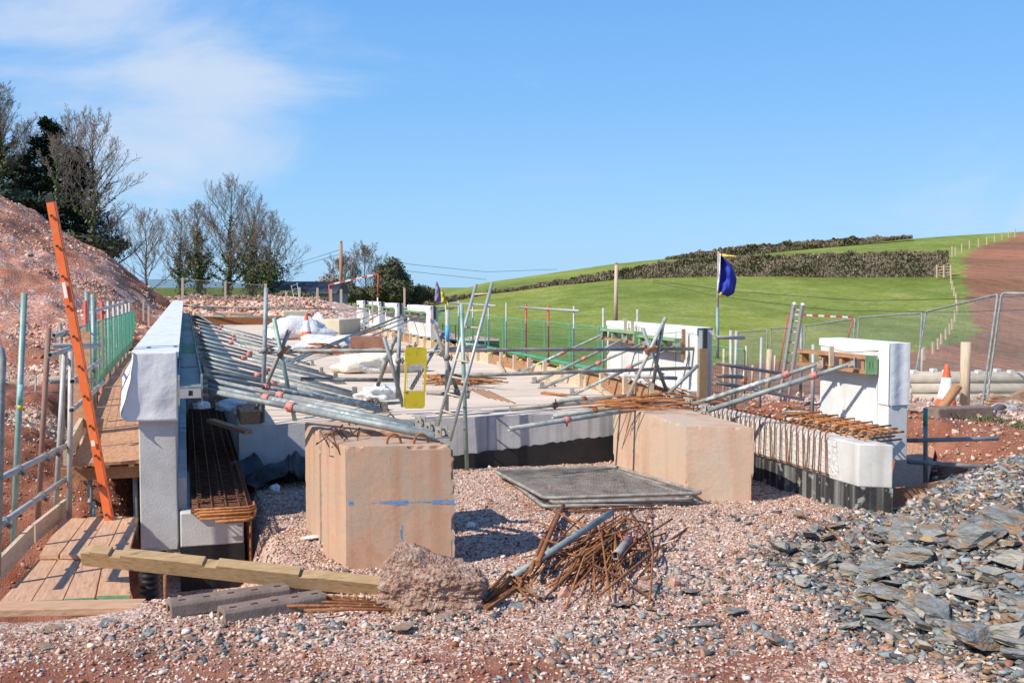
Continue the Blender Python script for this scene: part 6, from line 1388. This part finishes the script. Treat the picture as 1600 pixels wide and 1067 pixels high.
# ------------------------------------------------------------------ trees
def grow(mb, p, d, L_, r, lev, maxlev, spread_, upb, rnd, pts_out=None, tmin=.0035, kids=(3, 4)):
    n = 4 if lev < 3 else 3; pts = [p]; rad = [r]; cur = Vector(p); dr = Vector(d)
    for k in range(n):
        dr = (dr+Vector((rnd.gauss(0, .13), rnd.gauss(0, .13), rnd.gauss(0, .08)+upb))).normalized(); cur = cur+dr*(L_/n); pts.append(cur.copy()); rad.append(max(tmin, r*(1-.55*(k+1)/n)))
    mb[0 if lev < 3 else 1].path(pts, rad, 7 if lev == 0 else 5 if lev < 2 else 3)
    if pts_out is not None and lev < 4: pts_out.append((pts, rad))
    if lev >= maxlev: return
    m_ = rnd.randint(*kids) + (2 if lev == 0 else 0)
    for j in range(m_):
        f_ = rnd.uniform(.35 if lev else .40, 1.0) if j else 1.0; i = min(n-1, int(f_*n)); b = pts[i].lerp(pts[i+1], f_*n-i)
        ax = Vector((rnd.gauss(0, 1), rnd.gauss(0, 1), rnd.gauss(0, .35))).normalized(); nd = (dr*(1-spread_)+ax*spread_*1.15).normalized()
        if j == 0: nd = (dr*1.4+ax*.35).normalized()
        grow(mb, b, nd, L_*rnd.uniform(.60, .80), max(tmin, rad[i]*(.72 if j == 0 else .52)), lev+1, maxlev, spread_, upb, rnd, pts_out, tmin, kids)
def leaf_cards(mb, pts, n, size, spread_r, rnd):
    for _ in range(n):
        P_, R_ = rnd.choice(pts); i = rnd.randrange(len(P_)-1); c = P_[i].lerp(P_[i+1], rnd.random()); a = Vector((rnd.gauss(0,1), rnd.gauss(0,1), rnd.gauss(0,.8))).normalized()
        c = c+a*(R_[i]+abs(rnd.gauss(0, spread_r))); u = Vector((rnd.gauss(0,1), rnd.gauss(0,1), rnd.gauss(0,1))).normalized(); v = u.cross(a).normalized() if u.cross(a).length > .01 else Vector((1,0,0)); s_ = size*rnd.uniform(.6, 1.4); B = len(mb.v)
        mb.v += [tuple(c-u*s_), tuple(c+v*s_*.6), tuple(c+u*s_), tuple(c-v*s_*.6)]; mb.face((B, B+1, B+2, B+3))
def tree(base, h, label, seed, ivy=0, spread_=.55, lean=(0,0), lev=6, tr=.02, ivyr=.25, upb=.035, trunk_f=.30, kids=(3,4), tmin=.008, group='bare trees', name='bare_tree', ivysize=.13):
    rnd = random.Random(seed); t = thing(name, label, 'tree', base, group); mb = (MB(), MB()); pts = []
    grow(mb, Vector(base), Vector((lean[0], lean[1], 1)), h*trunk_f, h*tr, 0, lev, spread_, upb, rnd, pts, tmin, kids)
    mb[0].build('trunk', M['bark'], t); mb[1].build('crown', M['twig'], t)
    if ivy:
        m2 = MB(); sel = [q for q in pts if q[1][0] > h*tr*.33]; sel = sel+sel[:1]*max(2, len(sel)//2); leaf_cards(m2, sel, ivy, ivysize, ivyr, rnd); m2.build('ivy', M['ivy'], t)
def gb(px, py, d): return U(px, py, d)
def tree2(base, h, label, seed, ivy=0, ivyr=.22, ivysize=.09, width=.36, f0=.14, tr=.016, group='bare trees', n1=30, ivytop=.7, name='bare_tree', tmin=.007, lean=0., low=1.15):
    """a trunk carried up through the crown with ascending, curving limbs that branch three more times"""
    r = random.Random(seed); t = thing(name, label, 'tree', base, group); A, Bm = MB(), MB(); b = Vector(base); tp = []; trad = []; x = y = 0.; ivp = []
    for k in range(13):
        f_ = k/12; x += r.gauss(0, h*.006)+lean*h/12; y += r.gauss(0, h*.006); tp.append(b+Vector((x, y, h*.96*f_-.3*(k == 0)))); trad.append(max(tmin, h*tr*(1-f_)**.8))
    A.path(tp, trad, 8); ivp.append((tp[:int(13*ivytop)+1], trad))
    def limb(p, d, L_, rad, lev, curve):
        n = 4 if lev < 3 else 2; pts = [p]; rr = [rad]; q = p.copy(); dd_ = d.copy()
        for k in range(n):
            dd_ = (dd_+Vector((r.gauss(0,.10), r.gauss(0,.10), curve+r.gauss(0,.05)))).normalized(); q = q+dd_*(L_/n); pts.append(q.copy()); rr.append(max(tmin*(.8 if lev > 2 else 1), rad*(1-.8*(k+1)/n)))
        (A if lev < 2 else Bm).path(pts, rr, 5 if lev < 2 else 3)
        if lev == 1: ivp.append((pts[:3], rr))
        if lev >= 4: return
        m_ = (0, 8, 5, 4)[lev]
        for j in range(m_):
            f_ = .22+.78*(j+r.random()*.7)/m_; f_ = min(.98, f_); k = min(n-1, int(f_*n)); c = pts[k].lerp(pts[k+1], f_*n-k); o = Vector((r.gauss(0,1), r.gauss(0,1), r.gauss(.25,.5))).normalized()
            nd = (dd_*.9+o*.75).normalized() if lev < 3 else (dd_*.8+o*.7).normalized()
            limb(c, nd, L_*(.42, .42, .46, .5)[lev]*r.uniform(.7, 1.2)*(1.15-.5*f_), rad*.45, lev+1, curve*.8)
    for i in range(n1):
        f_ = f0+(.97-f0)*(i+r.random()*.8)/n1; k = min(11, int(f_*12)); c = tp[k].lerp(tp[k+1], f_*12-k); a = i*2.4+r.uniform(-.5, .5); th = math.radians(68-44*f_+r.uniform(-8, 8))
        prof = low*(1-f_)**.55*(.55+.45*min(1, (f_-f0)/.2+.35)); L_ = h*width*prof*r.uniform(.75, 1.2)+.05*h
        limb(c, Vector((math.cos(a)*math.sin(th), math.sin(a)*math.sin(th), math.cos(th))), L_, trad[k]*.42, 1, .10)
    A.build('trunk', M['bark'], t); Bm.build('crown', M['twig'], t)
    if ivy: m2 = MB(); leaf_cards(m2, ivp[:1]*8+ivp[1:10], ivy, ivysize, ivyr, r); m2.build('ivy', M['ivy'], t)
tree2(gb(232,476,75), 6.3, 'bare tree standing leftmost of the middle group', 11, width=.50, n1=26, lean=-.03)
tree2(gb(283,474,79), 6.6, 'bare tree with ivied trunk, second in the middle group', 12, 1500, width=.40, f0=.2)
tree2(gb(312,474,76), 6.9, 'dark ivy-clad tree just left of the tallest one', 14, 3600, .34, width=.36, f0=.22)
tree2(gb(356,474,76), 8.6, 'tallest bare tree in the middle of the group with ivy up its trunk', 15, 1900, .20, width=.42, n1=36, ivytop=.75)
tree2(gb(392,474,75), 7.2, 'bare tree right of the tallest one, hung with green ivy', 21, 3600, .42, width=.40, lean=.02)
tree2(gb(415,474,74), 5.6, 'rightmost low spreading tree of the middle group with ivy on its limbs', 22, 2600, .45, width=.58, lean=.05, ivytop=.6)
tree2(gb(572,478,120), 6.4, 'low bare tree directly right of the utility pole', 31, width=.55, tmin=.014)
tree2(gb(535,478,118), 4.8, 'small bare tree left of the utility pole', 33, width=.6, tmin=.014)
def bush(base, rx, rz, n, m, label, seed, size=.22, cat='bush', stem=True):
    rnd = random.Random(seed); t = thing('bush', label, cat, base); mb = MB(); b = Vector(base); lobes = [(Vector((rnd.gauss(0, rx*.4), rnd.gauss(0, rx*.4), rz*rnd.uniform(.35, .8))), rnd.uniform(.35, .6)) for _ in range(9)]
    for _ in range(n):
        c, k = rnd.choice(lobes); a = Vector((rnd.gauss(0,1), rnd.gauss(0,1), rnd.gauss(0,1))).normalized(); q = b+c+Vector((a.x*rx*k, a.y*rx*k, a.z*rz*k*.7))*rnd.uniform(.6, 1.08); u = Vector((rnd.gauss(0,1), rnd.gauss(0,1), rnd.gauss(0,1))).normalized(); v = u.cross(a).normalized(); s_ = size*rnd.uniform(.5, 1.4); B = len(mb.v)
        if q.z < b.z-.5: continue
        mb.v += [tuple(q-u*s_), tuple(q+v*s_*.6), tuple(q+u*s_), tuple(q-v*s_*.6)]; mb.face((B, B+1, B+2, B+3))
    mb.build('foliage', m, t); m2 = MB()
    for k in range(6): a = b+Vector((rnd.gauss(0, rx*.2), rnd.gauss(0, rx*.2), 0)); m2.tube(a, a+Vector((rnd.gauss(0, rx*.2), 0, rz*.8)), .07, 5, r2=.02)
    m2.build('stem', M['bark'], t)
bush(gb(612,476,110), 2.0, 4.6, 9000, M['olive'], 'dense ivy-covered tree with a windswept rounded top left of the far panels', 41, .14, 'tree')
bush(gb(600,480,108), 3.3, 2.6, 7000, M['olive'], 'olive bush below the windswept ivy tree', 42, .16)
bush(gb(560,480,108), 3.2, 2.4, 7000, M['olive'], 'olive bush right of the utility pole foot', 43, .16)
bush(gb(510,474,112), 2.6, 2.6, 5000, M['hedge'], 'brownish low bush left of the utility pole foot', 45, .16)
bush(gb(650,482,112), 2.6, 2.2, 5000, M['olive'], 'dark low bush at the left end of the long hedge', 44, .16)
bush(gb(447,472,72), 1.9, .7, 3000, M['hedge_leaf'], 'low green scrub left of the shed behind the rubble bank', 46, .1)
# left wood: conifers and bare ivy trees behind the mound
def conifer(base, h, r, label, seed, n=16000):
    rnd = random.Random(seed); t = thing('conifer', label, 'tree', base, 'conifers'); b = Vector(base); MB().tube(b, b+Vector((0,0,h*.93)), .28, 8, r2=.05).build('trunk', M['bark'], t); mb = MB(); br = []
    for k in range(110):
        z = h*(.06+.92*k/110); rr = r*(1-(z/h)**2.0)*rnd.uniform(.35, 1.25)+.2; a = rnd.uniform(0, 6.28); br.append((z, rr, a))
    m2 = MB()
    for z, rr, a in br: m2.tube(b+Vector((0,0,z)), b+Vector((math.cos(a)*rr, math.sin(a)*rr, z-.15*rr)), .05, 4, r2=.015)
    m2.build('branches', M['bark'], t)
    for _ in range(n):
        z, rr, a = rnd.choice(br); f_ = rnd.random()**.55; q = b+Vector((math.cos(a)*rr*f_, math.sin(a)*rr*f_, z-.15*rr*f_))+Vector((rnd.gauss(0,.17), rnd.gauss(0,.17), rnd.gauss(0,.11))); u = Vector((rnd.gauss(0,1), rnd.gauss(0,1), rnd.gauss(-.3,.4))).normalized(); v = u.cross(Vector((0,0,1))).normalized(); s_ = rnd.uniform(.06, .17); B = len(mb.v)
        mb.v += [tuple(q-u*s_), tuple(q+v*s_*.45), tuple(q+u*s_), tuple(q-v*s_*.45)]; mb.face((B, B+1, B+2, B+3))
    mb.build('crown', M['needles'], t)
D = 62
conifer(gb(80, 370, D), 6.9, 2.2, 'tall dark conifer in the centre of the wood behind the mound', 51, 22000)
conifer(gb(122, 400, D+2), 6.6, 1.9, 'dark conifer right of the tallest one behind the mound', 52, 15000)
conifer(gb(38, 360, D+3), 4.6, 2.0, 'lower dark conifer near the ivy trunk at the far left', 53, 12000)
tree2(gb(4,335,60), 7.0, 'bare tree with bright green ivy trunk at the far left edge', 61, 5200, .20, .08, width=.42, f0=.3, tr=.022, ivytop=.9)
tree2(gb(148,405,60), 8.0, 'tall slender bare tree at the right end of the wood behind the mound', 62, 700, .08, width=.40, f0=.16)
tree2(gb(86,350,56), 4.6, 'small pale ivy-stemmed bare tree in front of the dark conifer', 63, 900, .06, .06, width=.40, f0=.4, n1=14, ivytop=.5)
tree2(gb(40,350,66), 6.0, 'bare tree between the ivy trunk and the conifer', 64, width=.4)
tree2(gb(122,390,66), 8.2, 'bare tree whose twigs rise behind the conifers', 65, width=.38)
tree2(gb(176,432,64), 3.0, 'low bushy bare tree at the foot of the mound crest', 66, width=.8, tr=.03)
bush(gb(110, 412, 60), 3.0, 1.5, 2600, M['olive'], 'dark undergrowth on the mound crest below the conifers', 67, .16)
bush(gb(20, 345, 62), 3.0, 1.6, 5000, M['needles'], 'dark undergrowth at the left below the ivy trunk', 68, .16)
# ------------------------------------------------------------------ hedges
def hedge(name, P_, d, hpx, label, dens, seed, thick=1.6, m1='hedge', m2='hedge_leaf', size=.16):
    rnd = random.Random(seed); t = thing(name, label, 'hedge', U(P_[0][0], P_[0][1], d)); A, Bm = MB(), MB(); Lc = P_[-1][0]-P_[0][0]
    for _ in range(int(dens*Lc)):
        c = P_[0][0]+Lc*rnd.random(); yb = lerp_tab([(p_[0], p_[1]) for p_ in P_], c); yt = lerp_tab(hpx, c)+2.5+4.5*noise.noise((c*.05, seed, 0))+3.2*noise.noise((c*.22, seed, 3)); yt = min(yt, yb-2); f_ = rnd.random()**.8
        dd_ = d+rnd.uniform(-thick/2, thick/2)*(1-.35*f_); q = Vector(U(c, yb+(yt-yb)*f_, dd_)); leafy = noise.noise((c*.02, f_*1.5, seed)) > .12 and rnd.random() < .6; mb = Bm if leafy else A; B = len(mb.v)
        if leafy or rnd.random() < .35: u = Vector((rnd.gauss(0,1), rnd.gauss(0,1), rnd.gauss(0,1))).normalized(); v = u.cross(Vector((.3,.2,.9))).normalized(); s_ = size*rnd.uniform(.6, 1.5); w_ = .6
        else: u = Vector((rnd.gauss(0,.45), rnd.gauss(0,.45), 1)).normalized(); v = u.cross(Vector((Fv.x+rnd.gauss(0,.5), Fv.y, 0))).normalized(); s_ = size*rnd.uniform(1.0, 2.0)*(.6 if f_ > .85 else 1); w_ = .16
        mb.v += [tuple(q-u*s_), tuple(q+v*s_*w_), tuple(q+u*s_), tuple(q-v*s_*w_)]; mb.face((B, B+1, B+2, B+3))
    A.build('twigs', M[m1], t); Bm.build('leaves', M[m2], t)
    core = MB(); pts = [P_[0][0]+Lc*k/60 for k in range(61)]
    for c in pts:
        yb = lerp_tab([(p_[0], p_[1]) for p_ in P_], c)+2; yt = lerp_tab(hpx, c)+10+4*noise.noise((c*.05, seed, 0)); yt = min(yt, yb-1)
        for dd_, yy in ((d-thick*.3, yb), (d-thick*.25, yt), (d+thick*.25, yt), (d+thick*.3, yb)): core.v.append(tuple(U(c, yy, dd_)))
    for k in range(60):
        for i in range(3): core.face((4*k+i, 4*k+4+i, 4*k+5+i, 4*k+1+i))
    core.build('inner_branches', M[m1], t)
hedge('hedge', [(636,484),(700,472),(760,463),(860,451),(960,438),(1130,434),(1300,434),(1482,434)], 131, [(636,474),(680,462),(700,462),(800,448),(900,431),(960,420),(1040,406),(1130,399),(1300,393),(1400,390),(1482,391)], 'long brown hedge running across the hill above the green field', 75, 71)
hedge('hedge', [(1040,408),(1130,401),(1200,393),(1300,384),(1425,371)], 212, [(1040,401),(1100,390),(1150,383),(1250,375),(1350,369),(1425,368)], 'upper hedge on the skyline of the hill', 70, 72, 2.4, size=.24)
hedge('hedge', [(205,474),(300,473),(420,472),(520,473)], 66, [(205,462),(235,464),(300,460),(360,461),(420,464),(520,466)], 'low dark hedge behind the rubble bank and middle trees', 60, 73, 1.4, size=.10)
# boundary posts up the hill
G = 'boundary fence posts on the hill'
for i, (px, yb, h_) in enumerate([(1488,400,15),(1493,398,12),(1503,393,12),(1515,387,11),(1529,384,11),(1542,381,11),(1554,377,10),(1566,373,10),(1576,370,9),(1586,369,12)]):
    d = 140+i*7; tag(MB().beam(U(px, yb+2, d), U(px, yb-h_, d), .14, .14, (0,1,0)).build('fence_post', M['post'], loc=U(px, yb+2, d)), 'pale boundary post along the upper edge of the ploughed slope', 'fence post', G)
for i, (px, yb, h_) in enumerate([(1486,440,14),(1488,450,14),(1491,460,14),(1494,470,15),(1495,478,15),(1496,488,17),(1492,500,18),(1488,512,18),(1484,520,18),(1478,528,18),(1471,535,18),(1466,543,18),(1458,550,20),(1444,560,22)]):
    d = 122-i*5.0; tag(MB().beam(U(px, yb+3, d), U(px, yb-h_*.8, d), .12, .12, (0,1,0)).build('fence_post', M['post'], loc=U(px, yb+3, d)), 'pale boundary post down the side of the green field', 'fence post', G)
t = thing('field_gate', 'small wooden field gate at the right end of the long hedge', 'gate', U(1464, 433, 128))
for k in range(4): MB().beam(U(1464, 431-k*4.5, 128), U(1486, 430-k*4.5, 128), .09, .09).build('bar', M['post'], t)
for px in (1464, 1475, 1486): MB().beam(U(px, 434, 127.9), U(px, 414, 127.9), .14, .14, (0,1,0)).build('gate_post', M['post'], t)
# weeds on the right bank
random.seed(90)
for i, (px, py, d, n_) in enumerate([(1482,655,14.2,160),(1545,668,13.6,220),(1580,672,13.4,160),(1600,680,13,200),(1408,812,9.9,60),(1245,640,17,160)]):
    p = U(px, py, d); z = site_z(p.x, p.y); mb = MB()
    for k in range(n_):
        a = random.uniform(0, 6.28); r = abs(random.gauss(0, .12)); q = Vector((p.x+r*math.cos(a), p.y+r*math.sin(a), z)); u = Vector((random.gauss(0,.5), random.gauss(0,.5), 1)).normalized()*random.uniform(.03,.10); v = u.cross(Vector((random.gauss(0,1), random.gauss(0,1), .1))).normalized()*.012; B = len(mb.v)
        mb.v += [tuple(q-v), tuple(q+v), tuple(q+u)]; mb.face((B, B+1, B+2))
    tag(mb.build('weed_tuft', M['hedge_leaf'], loc=(p.x, p.y, z)), 'small green weeds growing on the stony ground at the right', 'weeds', kind='stuff')
# ------------------------------------------------------------------ keep bookkeeping properties out of the scene
for o in bpy.data.objects:
    if '_b' in o: del o['_b']
